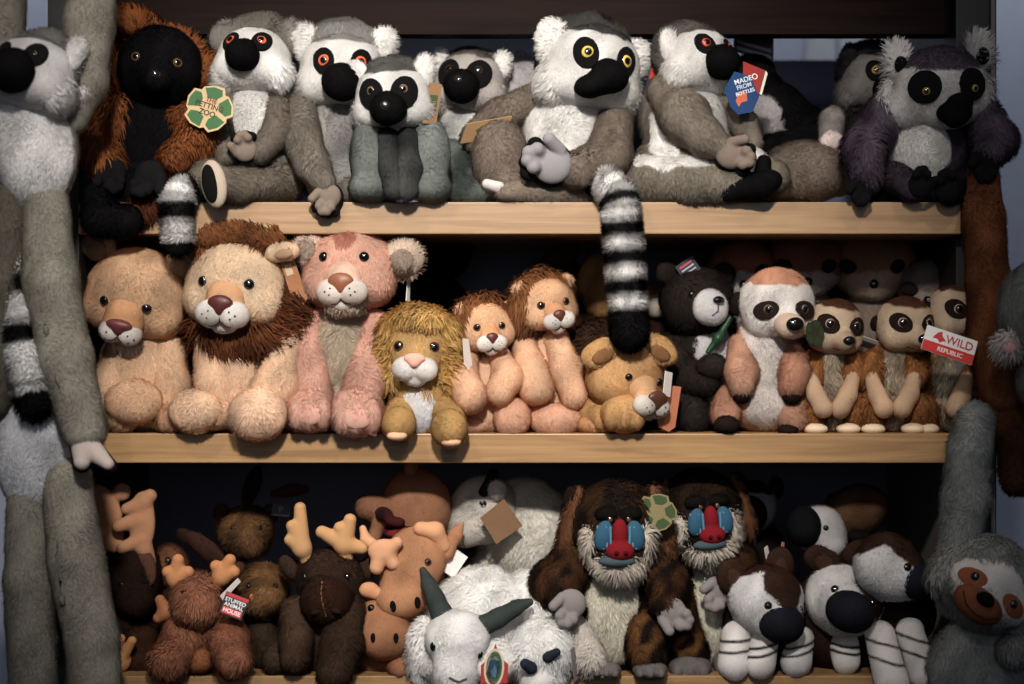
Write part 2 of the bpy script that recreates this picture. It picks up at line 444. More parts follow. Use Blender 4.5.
# ---------------------------------------------------------------- plush animals: shared heads and limbs
WHITE = (238, 235, 231); GREY = (120, 112, 104); TAUPE = (120, 105, 93); BLK = (15, 14, 15); CARD = (176, 134, 86)
def hand(t, f, x, y, d, s=1, ang=0, col=TAUPE, rim=None, name='hand', parent=None, yaw=0, n=4, mirror=1):
    h = Fr(f, x, y, d, s, yaw=yaw, roll=ang)
    pr = [E(h, 0, 0, 0, 11, 11, 6)]
    for i in range(n):
        a = math.radians(-30+60*i/(n-1)); L = (8.5, 10.5, 10, 8)[i % 4]
        pr += C(h, [(7*math.sin(a), 7*math.cos(a), 0, 4.2), (L*1.35*math.sin(a)*.9, L*1.35*math.cos(a), -6, 3.8)])
    pr += C(h, [(-8*mirror, -2, -2, 4), (-12*mirror, 5, -7, 3.6)])
    o = t.part(name, pr, col, k=2.2, h=1.1*t.f.sc, parent=parent)
    if rim:
        pr2 = [E(h, 0, 1, 4.5, 13, 13, 4)]+[q for i in range(n) for q in C(h, [(7*math.sin(math.radians(-34+68*i/(n-1))), 7*math.cos(math.radians(-34+68*i/(n-1))), 4, 4.6), (14*math.sin(math.radians(-34+68*i/(n-1))), 14*math.cos(math.radians(-34+68*i/(n-1))), 1, 4.6)])]
        t.part('palm_rim', pr2, rim, k=2, parent=o, h=1.3*t.f.sc)
    return o

def lemur_head(t, f, x, y, d, s, yaw=0, pitch=0, roll=0, iris=(232, 96, 40), cap=GREY, muz=1.0, fluff=1, white=WHITE, mask=False,
               eyes=(1, 1), ear=WHITE, eyer=6.2, fur=4.5, earr=12, patch=(10, 12.5), snout_len=1.0, tip=False, crownup=0, eary=-26, capdrop=7):
    h = Fr(f, x, y, d, s, yaw, pitch, roll)
    sk = [E(h, 0, 0, 0, 38, 34, 34), E(h, -20, 15, -6, 20, 17, 20), E(h, 20, 15, -6, 20, 17, 20), E(h, 0, 8, -22, 16, 15, 16)]
    pa = [(E(h, 0, -36+capdrop, 12, 38, 15, 38), cap)]
    cr = [E(h, 0, -15-crownup, 10, 37.5, 30, 27), E(h, -20, -8-crownup, 12, 20, 26, 22), E(h, 20, -8-crownup, 12, 20, 26, 22)]
    t.part('crown', cr, cap, fur=fur, stand=.7, comb=(0, -.2, .6))
    hd = t.part('head', sk, white, fur=fur*.55, paint=pa, k=9, stand=.45)
    if fluff:
        for sx in (-1, 1): t.part('cheek_fluff', [E(h, sx*27, 17, 0, 15, 18, 18)], white, fur=fur*1.5, stand=.55, comb=(sx*.7, -.2, -.8))
    for sx in (-1, 1):
        e = [E(h, sx*35, eary, 0, earr, earr*1.1, 7), E(h, sx*32, eary+9, 2, 10, 13, 8)]
        eo = t.part('ear', e, ear, fur=fur*1.3, comb=(sx*.6, -.2, .6), stand=.7)
    mz = [E(h, 0, 12, -34*snout_len, 17.5*muz, 16.5*muz, 17*muz)]
    if tip: mz = [E(h, 3, 8, -33, 15, 13, 15), E(h, -7, 17, -32, 15, 9, 13, roll=-28)]
    m = t.part('muzzle', mz, BLK, fur=1.6, h=1.7*t.f.sc, dens=.5)
    if mask:
        for sx in (-1, 1):
            t.patch('eye_patch', sk, h, sx*17, -3, 14, 17, BLK, roll=sx*18, k=9, th=2.4)
        t.ball('nose', *t.hit(mz, h, 0, 8), 5*s, ((30, 28, 28),), flatn=.7)
    for i, sx in enumerate((-1, 1)):
        if not eyes[i]: continue
        if not mask: po = t.patch('eye_patch', sk, h, sx*16.5, -6, patch[0], patch[1], BLK, roll=sx*14, k=9, th=2)
        t.eye(sk, h, sx*15.5, -6, eyer*s, iris, k=9)
    return h, sk

def recycle_tag(t, f, x, y, d, s=1, yaw=0, pitch=0, roll=0, col=(190, 160, 112), green=(46, 98, 50), words=True, label=None):
    h = Fr(f, x, y, d, s, yaw, pitch, roll)
    out = []
    for i in range(5):
        a = math.radians(-90+72*i)
        for da, r in ((-30, 22), (-4, 23.5), (20, 24.5), (33, 20)):
            out.append((r*math.cos(a+math.radians(da)), r*math.sin(a+math.radians(da))*.92))
    sh = []
    for i in range(5):
        a = -90+72*i
        q = lambda r, b: (r*math.cos(math.radians(a+b)), r*math.sin(math.radians(a+b))*.92)
        sh.append(([q(10, -24), q(20.5, -28), q(21.5, -4), q(22, 18), q(17.5, 30), q(11, 22)], green))
    tx = [('THE', 0, -7, 6, (120, 40, 30), 0), ('PETTING', 0, -1.5, 7, (60, 34, 22), 0), ('ZOO', 0, 5, 7, (60, 34, 22), 0)] if words else []
    return t.tag(h, out, col, sh, tx, label=label)

def lion_head(t, f, x, y, d, s, yaw=0, pitch=0, roll=0, tan=(226, 184, 140), muz=(232, 226, 220), bridge=None, nose=(72, 32, 28),
              fur=4, eyer=5, ears=(1, 1), eary=-30, earr=13, earcol=None, noser=(9, 6), wide=1.0, dots=True, eyex=20, eyey=-5, blush=None, muzs=1.0, chin=None, longm=0):
    h = Fr(f, x, y, d, s, yaw, pitch, roll)
    bridge = bridge or tan
    sk = [E(h, 0, 0, 0, 44*wide, 39, 34), E(h, -24*wide, 14, -8, 20, 18, 20), E(h, 24*wide, 14, -8, 20, 18, 20), E(h, 0, -16, -10, 26, 20, 20)]
    hd = t.part('head', sk, tan, fur=fur, k=8, paint=[(E(h, 0, -30, -16, 12, 12, 26), blush)] if blush else (), stand=.4)
    br = [E(h, 0, 7, -27, 17, 16, 16), E(h, 0, 15, -32-longm, 17, 11, 13)]
    t.part('snout', br, bridge, fur=1.4, k=5, h=2*t.f.sc)
    mz = [E(h, -9*muzs, 20, -38-longm, 12.5*muzs, 11*muzs, 11), E(h, 9*muzs, 20, -38-longm, 12.5*muzs, 11*muzs, 11), E(h, 0, 28*muzs, -31-longm, 11, 8, 10)]
    m = t.part('muzzle', mz, muz, fur=1.3, k=2.5, h=1.3*t.f.sc)
    np_, nn = t.hit(mz+br, h, 0, 11*muzs, 3)
    nf = [E(h, 0, 10.5, -44-longm, noser[0], noser[1], 5), E(h, 0, 14, -45-longm, noser[0]*.5, noser[1], 4)]
    t.part('nose', nf, nose, k=2, mat='satin', h=.9*t.f.sc)
    t.line('mouth', mz, h, [(0, 18), (0, 24*muzs)], .7, (60, 40, 40), k=2.5)
    t.line('mouth', mz, h, [(-9, 28*muzs), (-4, 27.5*muzs), (0, 24*muzs), (4, 27.5*muzs), (9, 28*muzs)], .7, (60, 40, 40), k=2.5)
    if dots:
        pr = []
        for sx in (-1, 1):
            for dx, dy in ((9, 17), (14, 20), (10, 23)):
                p, n = t.hit(mz, h, sx*dx, dy, 2.5); pr.append(dict(t='e', c=p, r=np.full(3, 0.9*h.sc), R=np.eye(3), col=None))
        t.part('whisker_spots', pr, (50, 40, 40), k=0, h=.55*t.f.sc)
    for i, sx in enumerate((-1, 1)):
        if ears[i]:
            e = [E(h, sx*38*wide, eary, 4, earr, earr, 7)]
            clipless = t.part('ear', e, earcol or tan, fur=fur, comb=(sx*.5, -.2, .5), k=3)
            q = E(h, sx*38*wide, eary+1, -3.5, earr*.6, earr*.62, 3)
            t.part('inner_ear', [q], tuple(min(255, int(c*.82)) for c in tan), fur=2, parent=clipless)
        t.eye(sk, h, sx*eyex, eyey, eyer*s, (70, 42, 20) if eyer > 5.4 else None, k=8)
    return h, sk

def mane(t, h, col, n=1, fur=15, r=(54, 50, 26), dy=4, dd=16, lab=None, extra=(), col2=None):
    pr = [E(h, 0, dy, dd, r[0], r[1], r[2])]+list(extra)
    return t.part('mane', pr, col, fur=fur, k=10, stand=.5, comb=(0, -.3, -.8), jit=.22, mott=(col2, 14, .7) if col2 else None, label=lab, lump=1.5)

def meerkat_head(t, f, x, y, d, s, yaw=0, pitch=0, roll=0, cream=(222, 194, 164), cap=(92, 54, 34), fur=1.8, patch=(12.5, 9.5), eyer=5.4, capr=13):
    h = Fr(f, x, y, d, s, yaw, pitch, roll)
    sk = [E(h, 0, 0, 0, 30, 29, 27), E(h, -13, 12, -8, 15, 13, 15), E(h, 13, 12, -8, 15, 13, 15), E(h, 0, 11, -24, 11, 10, 18), E(h, 0, 12, -36, 7, 6.5, 8)]
    t.part('head', sk, cream, fur=fur, k=7, paint=[(E(h, 0, -29, 6, 30, capr, 34), cap)])
    t.ball('nose', h.p(0, 10, -43), h.R @ np.array([0, -1, -.2]), (6.5*s, 5.2*s), ((14, 12, 12),), flatn=.8, stick=0)
    for sx in (-1, 1):
        t.patch('eye_patch', sk, h, sx*16, -4, patch[0], patch[1], (30, 20, 16), roll=-sx*28, k=7)
        t.eye(sk, h, sx*14, -4, eyer*s, (50, 26, 12), (190, 170, 150), k=7)
        t.part('ear', [E(h, sx*29, 0, 6, 6, 8, 4)], (34, 24, 20), fur=2)
    t.line('mouth', sk, h, [(-8, 20), (-3, 21), (0, 18), (3, 21), (8, 20)], .6, (70, 40, 34), k=7)
    return h, sk

def striped(t, f, pts, name='tail', fur=7, first=0, col=((238, 236, 234), (20, 19, 20)), r=None):
    cols = [col[(i+first) % 2] for i in range(len(pts)-1)]
    return t.part(name, C(f, pts, cols=cols), fur=fur, k=1, stand=1.4, edge=.7, bw=.12, dens=.6, comb=(0, -.2, -.5), jit=.2)

LEM = 'plush lemurs on the top shelf'
# ================================================================ TOP ROW
# black and rust ruffed lemur
t = Toy('plush_lemur', 'black plush lemur with shaggy rust-orange arms and ruff, on the top shelf', 'plush lemur', 150, 200, 30, LEM); f = t.f
RUST = (150, 84, 34); DK = (20, 18, 20)
t.part('torso', [E(f, 150, 135, 10, 44, 62, 34), E(f, 146, 190, 0, 40, 26, 34)], DK, fur=4)
h = Fr(f, 160, 68, -10, 1, 8, 0, 8)
sk = [E(h, 0, 0, 0, 42, 42, 34), E(h, 0, 12, -22, 20, 18, 20), E(h, 0, 17, -36, 12, 11, 11)]
t.part('head', sk, DK, fur=3, k=9)
t.part('ruff', [E(h, 2, 4, 22, 52, 46, 20), E(h, -24, -34, 14, 22, 18, 14)], RUST, fur=13, k=8, stand=.8, comb=(0, -.2, .2), jit=.25)
t.part('ear', [E(h, -34, -40, 0, 16, 13, 9)], RUST, fur=13, comb=(-.4, -.2, 1), stand=.8)
t.part('ear', [E(h, 44, -4, 6, 12, 18, 9)], RUST, fur=10, comb=(.6, -.2, .4), stand=.8)
for sx in (-1, 1): t.eye(sk, h, sx*20-2, -3, 5.5, (96, 70, 28), k=9)
t.ball('nose', *t.hit(sk, h, 0, 13, 9), 5, ((26, 24, 24),))
t.part('arm', C(f, [(122, 110, 0, 17), (98, 140, -12, 19), (104, 160, -22, 15)]), RUST, fur=12, jit=.25, stand=.7)
t.part('arm', C(f, [(186, 120, -6, 17), (198, 140, -22, 19), (176, 158, -36, 15)]), RUST, fur=12, jit=.25, stand=.7)
hand(t, f, 112, 172, -34, 1.3, -20, DK); hand(t, f, 150, 176, -46, 1.4, 30, DK, mirror=-1)
t.part('leg', C(f, [(120, 192, -6, 20), (100, 206, -24, 16)]), DK, fur=4)
t.part('leg', C(f, [(160, 196, -10, 20), (142, 210, -26, 15)]), (96, 50, 26), fur=8)

t.part('tail', C(f, [(96, 196, -36, 14), (100, 218, -48, 17), (126, 222, -50, 16)]), DK, fur=5)
# white faced lemur with orange eyes and recycle tag
t = Toy('plush_lemur', 'grey-white plush lemur looking up with orange eyes, black foot sole facing front', 'plush lemur', 258, 202, 35, LEM); f = t.f
t.part('torso', [E(f, 256, 125, 4, 32, 48, 28), E(f, 262, 170, 4, 36, 30, 30)], GREY, fur=4, paint=[(E(f, 246, 122, -24, 27, 42, 34), WHITE), (E(f, 240, 165, -26, 20, 18, 26), WHITE)])
lemur_head(t, f, 254, 61, -4, .98, -9, -20, 2, capdrop=0, crownup=13, ear=(150, 142, 136), eary=-34)
t.part('crown', [E(f, 253, 40, 6, 38, 20, 14), E(f, 218, 40, 2, 10, 13, 8), E(f, 286, 42, 2, 10, 15, 8)], (138, 131, 124), fur=5, stand=.7, comb=(0, -.2, .8))
t.part('arm', C(f, [(276, 98, -2, 14), (280, 130, -18, 16), (260, 152, -34, 12)]), (128, 116, 104), fur=4)
t.part('arm', C(f, [(228, 100, -2, 12), (220, 130, -16, 13), (226, 156, -30, 11)]), (128, 116, 104), fur=4)
hand(t, f, 245, 150, -44, 1.05, 172, TAUPE, BLK, mirror=-1)
t.part('leg', C(f, [(284, 180, -2, 20), (240, 186, -34, 17), (216, 184, -50, 15)]), (134, 122, 108), fur=5)
t.part('leg', C(f, [(238, 166, -6, 16), (205, 176, -30, 17), (198, 182, -34, 16)]), (128, 118, 104), fur=5)
h = Fr(f, 214, 184, -60, 1, -30, 0, -14)
ft = t.part('foot', [E(h, 0, 0, 0, 14, 24, 9)], (172, 156, 136), fur=0)
t.part('sole', [E(h, 0, 0, -6, 9, 19, 5)], BLK, parent=ft)
striped(t, f, [(200, 184, -30, 12), (182, 190, -50, 13), (177, 202, -58, 14), (177, 222, -60, 14.5), (178, 235, -60, 14), (179, 246, -60, 11)], fur=5.5, first=1)
recycle_tag(t, f, 209, 108, -58, 1.06, -8, -6, 18, label='green and tan recycling arrow tag')
# lemur 3
t = Toy('plush_lemur', 'grey and white plush lemur with orange eyes, long arm drooping over the shelf edge', 'plush lemur', 335, 202, 45, LEM); f = t.f
t.part('torso', [E(f, 338, 135, 6, 36, 52, 30), E(f, 345, 178, 6, 42, 26, 32)], (190, 184, 178), fur=4, paint=[(E(f, 304, 130, 0, 18, 60, 40), GREY), (E(f, 342, 140, -26, 17, 46, 20), (150, 146, 144))])
lemur_head(t, f, 343, 70, -6, 1.12, 4, 6, 2, cap=(142, 140, 136))
t.part('arm', C(f, [(303, 98, -4, 16), (300, 135, -22, 20), (312, 165, -42, 17), (324, 182, -50, 12)]), (134, 124, 112), fur=5)
t.part('arm', C(f, [(374, 106, -4, 14), (372, 140, -14, 15), (366, 165, -20, 12)]), (214, 208, 202), fur=4)
hand(t, f, 328, 196, -54, 1.15, 10, TAUPE, BLK)
t.part('leg', C(f, [(372, 185, 0, 18), (350, 190, -18, 14)]), GREY, fur=4)
t.tag(Fr(f, 386, 62, -4, 1, 60, 0, -30), [(-7, -14), (7, -14), (7, 14), (-7, 14)], (210, 205, 205), [([(-6, -12), (6, -12), (6, -5), (-6, -5)], (170, 40, 50))])
# small lemur with green grey body
GG = (66, 74, 70)
t = Toy('plush_lemur', 'small plush lemur with dark green-grey body and a brown tag at its ear', 'plush lemur', 398, 200, 18, LEM); f = t.f
t.part('torso', [E(f, 398, 148, 4, 36, 46, 28)], GG, fur=3, paint=[(E(f, 392, 122, -24, 26, 24, 24), WHITE)], mott=((128, 134, 130), 26, .6))
for x0, sx in ((372, -1), (428, 1)):
    t.part('leg', [E(f, x0, 158, -14, 22, 42, 22), E(f, x0+sx*2, 188, -20, 22, 15, 22)], GG, fur=3, mott=((142, 148, 142), 26, .8))
t.part('arm', C(f, [(388, 140, -26, 12), (392, 170, -34, 12), (394, 190, -38, 10)]), (40, 42, 42), fur=3, mott=((90, 92, 90), 22, .6))
t.part('arm', C(f, [(408, 140, -26, 12), (408, 170, -34, 13), (408, 190, -38, 11)]), (48, 50, 50), fur=3, mott=((120, 122, 118), 22, .6))
lemur_head(t, f, 393, 95, -18, .98, -6, 10, -3, mask=True, iris=(120, 92, 60), muz=1.05, eyer=6, earr=10, cap=(96, 96, 92), fur=3.5, crownup=-6)
t.tag(Fr(f, 433, 104, -26, 1, 40, 0, 12), [(-7, -20), (7, -22), (8, 18), (-8, 22)], (150, 112, 70), [([(-5, -8), (4, -10), (5, 6), (-5, 9)], (70, 84, 44))], label='plain brown card tag')
# lemur 5 behind
t = Toy('plush_lemur', 'plush lemur with sequin black muzzle, half hidden behind the small green-grey lemur', 'plush lemur', 465, 205, 95, LEM); f = t.f
t.part('torso', [E(f, 462, 150, 0, 30, 50, 28)], GG, fur=3, mott=((120, 128, 122), 13, .6), paint=[(E(f, 456, 130, -20, 26, 32, 26), WHITE)])
hh, sk = lemur_head(t, f, 470, 82, -6, .92, -12, -4, 4, mask=True, iris=(60, 40, 30), muz=1.1, cap=(120, 112, 108), white=(196, 188, 182), earr=8, crownup=-6)
t.part('leg', C(f, [(452, 160, -18, 22), (462, 188, -36, 17), (498, 192, -56, 12), (508, 192, -60, 9)]), GG, fur=3, mott=((128, 136, 130), 12, .7))
h = Fr(f, 489, 127, -56, .62, 0, 55, -8)
t.tag(Fr(f, 490, 127, -56, 1, 10, 40, -8), [(-22, -6), (22, -10), (14, 13), (-30, 16)], CARD, [([(-14, 2), (-4, -4), (2, -3), (-6, 5), (-2, 9), (-12, 10)], (84, 96, 44)), ([(4, -4), (12, -5), (12, 4), (4, 9), (1, 6), (6, 2)], (84, 96, 44))], label='brown card tag with green recycling arrows')
# pale toys behind
t = Toy('plush_lemur', 'pale grey plush toy blurred in the gap left of the big yellow-eyed lemur', 'plush lemur', 525, 212, 120, LEM); f = t.f
t.part('head', [E(f, 526, 84, 0, 26, 26, 22), E(f, 512, 92, -16, 14, 12, 12)], (196, 190, 192), fur=5)
t.part('torso', [E(f, 520, 150, 6, 30, 56, 24)], (176, 170, 170), fur=4)
t.part('ear', [E(f, 520, 62, 0, 9, 11, 6)], (190, 186, 190), fur=4)
# big lemur with yellow eyes
t = Toy('plush_lemur', 'largest plush lemur with yellow eyes and a striped tail hanging over the shelf edge', 'plush lemur', 570, 202, 45, LEM); f = t.f
BT = (140, 124, 110)
t.part('torso', [E(f, 568, 130, 6, 44, 58, 34, roll=14), E(f, 560, 170, 6, 48, 32, 36)], WHITE, fur=4.5, paint=[(E(f, 612, 150, 6, 30, 60, 30), BT)])
hh, sk = lemur_head(t, f, 591, 68, -8, 1.3, 18, 4, 10, tip=True, iris=(226, 190, 40), cap=(78, 76, 74), eyer=5.6, muz=.92, fur=5, patch=(9.5, 13), earr=13, eary=-15, crownup=-4)
t.part('arm', C(f, [(612, 122, -6, 21), (609, 156, -26, 22), (578, 171, -44, 18), (560, 169, -50, 13)]), BT, fur=4.5)
t.part('arm', C(f, [(536, 100, 4, 16), (500, 116, 12, 17), (476, 138, 16, 16)]), BT, fur=4.5)
hand(t, f, 552, 164, -60, 1.75, 105, (136, 131, 135), BLK, mirror=1)
t.part('leg', [E(f, 500, 158, -4, 28, 40, 24)]+C(f, [(500, 182, -12, 18), (524, 190, -22, 14)]), BT, fur=4.5)
t.part('leg', C(f, [(610, 188, -12, 18), (550, 190, -30, 16), (504, 192, -44, 9)]), (150, 134, 118), fur=4)
t.part('foot', C(f, [(500, 188, -46, 6), (487, 184, -48, 5)]), (190, 184, 180))
pts = [(592, 186, -34, 13), (606, 184, -44, 15), (618, 192, -54, 17)]
y = 200
striped(t, f, [(598, 184, -44, 13), (608, 186, -52, 16), (618, 195, -60, 17), (621, 208, -65, 17)]+[(621+(y_-208)*.07, y_, -66, 17.5) for y_ in (220, 237, 249, 266, 278, 295, 307, 333)], fur=4.6, first=1)
t.tag(Fr(f, 656, 72, 2, 1, 35, 0, 20), [(-9, -18), (9, -14), (11, 34), (-5, 38)], (60, 62, 76), [([(-7, -14), (7, -11), (7, 8), (-6, 10)], (206, 60, 40))])
# lemur in profile
t = Toy('plush_lemur', 'plush lemur lounging sideways with red eye and blue and red tag at its chin', 'plush lemur', 700, 202, 42, LEM); f = t.f
t.part('torso', [E(f, 684, 125, 6, 44, 56, 34, roll=-22), E(f, 690, 165, 4, 56, 34, 36)], (134, 124, 112), fur=5, paint=[(E(f, 722, 120, -18, 30, 70, 44, roll=-30), WHITE), (E(f, 664, 140, -36, 15, 42, 34, roll=-10), WHITE), (E(f, 735, 162, -20, 40, 24, 44), WHITE)])
hh, sk = lemur_head(t, f, 697, 62, -4, 1.0, 38, -12, 4, iris=(214, 70, 40), cap=(118, 110, 104), eyes=(1, 1), muz=1.05, fur=4.5, eary=-16)
t.part('arm', C(f, [(664, 92, -14, 17), (684, 116, -34, 24), (706, 138, -48, 18), (722, 148, -54, 12)]), (142, 130, 116), fur=4.5)
hand(t, f, 731, 154, -60, 1.35, -70, TAUPE, BLK, mirror=-1)
t.part('arm', C(f, [(728, 100, 4, 12), (744, 124, -8, 13), (752, 142, -18, 10)]), (142, 130, 116), fur=4.5)
t.part('leg', C(f, [(646, 178, -14, 23), (690, 182, -34, 23), (734, 186, -44, 16)]), (140, 130, 116), fur=5, paint=[(E(f, 680, 160, -44, 60, 8, 40), WHITE)])
t.part('lap', [E(f, 745, 165, -26, 24, 18, 18)], WHITE, fur=4)
ft = t.part('foot', C(f, [(728, 192, -50, 10), (760, 186, -58, 12), (772, 180, -58, 10)])+C(f, [(760, 184, -50, 8), (764, 162, -46, 7)])+C(f, [(746, 182, -48, 9), (742, 172, -46, 7)]), BLK, fur=1.5, k=5)
t.part('leg', C(f, [(756, 170, 0, 16), (772, 176, -16, 18)]), (142, 130, 114), fur=4.5)
g = Fr(f, 742, 92, -40, 1, 12, 0, 20)
t.tag(Fr(f, 752, 78, -36, 1, 12, 0, 20), [(-14, -12), (10, -12), (12, 12), (-4, 16)], (160, 40, 30), [([(10.5, -12), (13.5, -10), (15, 12), (12.4, 12)], (220, 214, 200))], [('O', 2, -2, 8, (235, 230, 225), 0)])
t.tag(g, [(-14, -16), (3, -18), (18, -2), (17, 14), (4, 22), (-6, 18), (-18, 4)], (22, 62, 112), [([(-3, 2), (4, -2), (8, 6), (3, 10), (2, 15), (-3, 11)], (206, 96, 54))], [('MADE', -3, -11, 7, (220, 226, 236), -38), ('FROM', 0, -6, 6, (200, 212, 230), -38), ('BOTTLES', 3, -1, 5, (220, 226, 236), -38)], label='blue hang tag with pale lettering')
# black and white toy behind
t = Toy('plush_lemur', 'black plush animal with white chest lying in the dark behind the sideways lemur', 'plush lemur', 790, 214, 130, LEM); f = t.f
t.part('torso', C(f, [(752, 88, 0, 26), (775, 120, 0, 34), (820, 150, 4, 30)]), (18, 17, 18), fur=4, paint=[(E(f, 762, 124, -30, 22, 30, 26), (200, 192, 194))])
t.part('leg', C(f, [(772, 150, -26, 17), (812, 140, -20, 18)]), (14, 14, 15), fur=4)
t.part('head', [E(f, 752, 78, -2, 24, 24, 22)], (30, 28, 30), fur=3)
t.tag(Fr(f, 752, 44, 0, 1, -10, 0, 18), [(-22, -14), (18, -14), (26, 12), (-16, 12)], (70, 70, 78), [([(-16, 0), (20, 0), (21, 3), (-15, 3)], (186, 186, 190)), ([(-14, 6), (22, 6), (23, 9), (-13, 9)], (186, 186, 190))], label='dark card with pale stripes')
t = Toy('plush_lemur', 'curled grey-brown plush lemur body beside the feet of the sideways lemur', 'plush lemur', 815, 205, 70, LEM); f = t.f
t.part('torso', [E(f, 806, 172, 0, 42, 30, 34), E(f, 776, 184, -10, 20, 18, 20)], BT, fur=5)
t.part('head', [E(f, 838, 168, 8, 26, 28, 26)], (146, 132, 116), fur=4.5)
t.part('ear', [E(f, 832, 142, -6, 12, 10, 7)], (226, 210, 206), fur=6, comb=(0, -.2, 1))
t.part('tail', C(f, [(832, 120, 20, 13), (830, 140, 20, 12)]), (176, 166, 162), fur=4)
# purple grey lemur
PG = (78, 66, 82)
t = Toy('plush_lemur', 'fluffy purple-grey plush lemur with large black eye patches on the top shelf', 'plush lemur', 932, 202, 25, LEM); f = t.f
t.part('torso', [E(f, 925, 150, 6, 42, 52, 32)], PG, fur=5, paint=[(E(f, 916, 150, -24, 36, 36, 26), (226, 222, 218))])
h = Fr(f, 938, 88, -10, 1.1, 6, 4, -4)
sk = [E(h, 0, 0, 0, 44, 37, 36), E(h, -30, 16, -2, 20, 20, 18), E(h, 28, 14, -2, 18, 18, 18), E(h, 4, 24, -18, 22, 13, 16)]
t.part('head', sk, (228, 224, 220), fur=4, k=8, paint=[(E(h, 2, -32, 0, 40, 24, 50), (92, 80, 94))])
t.part('cheek_fluff', [E(h, -40, 10, 4, 14, 22, 10)], (214, 210, 208), fur=11, stand=.8)
t.part('cheek_fluff', [E(h, 38, 8, 4, 12, 22, 10)], (214, 210, 208), fur=11, stand=.8)
for sx, x0, y0 in ((-1, -36, -26), (1, 40, -30)):
    e = t.part('ear', [E(h, x0, y0, 2, 12, 18, 8)], (220, 216, 214), fur=12, comb=(sx*.3, -.2, 1), stand=.8)
    t.part('inner_ear', [E(h, x0, y0+4, -8, 6, 8, 5)], BLK, parent=e)
    t.patch('eye_patch', sk, h, sx*22-1, 0, 15, 15, BLK, k=8, th=3.6)
    t.eye([E(h, 0, 0, 0, 47, 40, 39)], h, sx*22-1, 4, 4.5, (130, 110, 40), k=8)
t.part('muzzle', [E(h, 2, 24, -34, 16, 11, 12), E(h, 6, 16, -38, 12, 9, 10), E(h, 2, 30, -38, 10, 8, 8)], (16, 15, 16), fur=1.2, k=4)
t.part('arm', C(f, [(886, 112, 0, 20), (864, 150, -14, 22), (866, 176, -26, 16)]), PG, fur=6, mott=((128, 114, 126), 9, .5))
t.part('arm', C(f, [(980, 118, 0, 22), (996, 140, -20, 20), (990, 152, -34, 16)]), PG, fur=6, mott=((118, 104, 120), 9, .5))
hand(t, f, 862, 188, -36, 1.1, 10, BLK); hand(t, f, 986, 162, -42, 1.3, 10, BLK)
hand(t, f, 920, 186, -46, 1.1, 180, BLK, name='foot'); hand(t, f, 948, 190, -46, 1.2, 160, BLK, name='foot')
t.part('leg', C(f, [(896, 176, -6, 16), (912, 188, -36, 13)]), PG, fur=4); t.part('leg', C(f, [(966, 180, -6, 16), (950, 192, -36, 13)]), (40, 34, 42), fur=4)
# lemur behind
t = Toy('plush_lemur', 'plush lemur with one yellow eye peering from behind the purple-grey lemur', 'plush lemur', 868, 206, 95, LEM); f = t.f
lemur_head(t, f, 876, 80, 0, .9, 14, 4, 6, iris=(190, 140, 40), cap=(54, 48, 52), white=(150, 144, 140), ear=(50, 46, 50), earr=8)
t.part('torso', [E(f, 866, 150, 10, 28, 52, 26)], (50, 46, 50), fur=4)

# ================================================================ MIDDLE ROW
def paw(t, f, x, y, d, rx, ry, rd, col, fur=3, name='paw', parent=None, toes=True, pad=None):
    pr = [E(f, x, y, d, rx, ry, rd)]
    if toes:
        for q in (-.55, 0, .55): pr.append(E(f, x+q*rx, y+ry*.15, d-rd*.55, rx*.36, ry*.72, rd*.6))
    o = t.part(name, pr, col, fur=fur, k=3, parent=parent)
    if pad: t.part('paw_pad', [E(f, x, y+ry*.25, d-rd*.95, rx*.55, ry*.45, rd*.25)], pad, fur=0, parent=o)
    return o
LI = 'plush lions on the middle shelf'; MK = 'plush meerkats on the middle shelf'
# beige lioness
B = (220, 182, 144)
t = Toy('plush_lion', 'beige maneless plush lioness looking down, far left of the middle shelf', 'plush lion', 138, 433, 45, LI); f = t.f
t.part('torso', [E(f, 142, 375, 6, 44, 56, 34), E(f, 150, 408, 6, 46, 24, 34)], B, fur=4)
h, sk = lion_head(t, f, 137, 293, -14, 1.18, -8, 24, 12, tan=(222, 180, 138), bridge=(216, 160, 108), fur=3.4, eyer=4.4, eary=-34, earr=14, muz=(214, 206, 198), muzs=.85, noser=(11, 5), nose=(92, 40, 38), wide=.94, eyex=18, eyey=-2)
t.part('chin_tuft', [E(h, 0, 38, -22, 14, 7, 9)], (220, 206, 190), fur=9, stand=.35)
t.part('arm', C(f, [(122, 350, -4, 16), (112, 385, -12, 17), (116, 408, -18, 14)]), B, fur=4)
t.part('arm', C(f, [(168, 350, -4, 16), (172, 385, -14, 18), (166, 408, -20, 14)]), B, fur=4)
t.part('leg', C(f, [(112, 405, -6, 20), (124, 414, -24, 18)]), B, fur=4); t.part('leg', C(f, [(165, 405, -6, 20), (170, 416, -24, 18)]), B, fur=4)
paw(t, f, 134, 402, -38, 28, 22, 18, (226, 186, 148), 4, name='foot', toes=False); paw(t, f, 172, 418, -34, 16, 16, 14, (196, 150, 110), 4, name='foot')
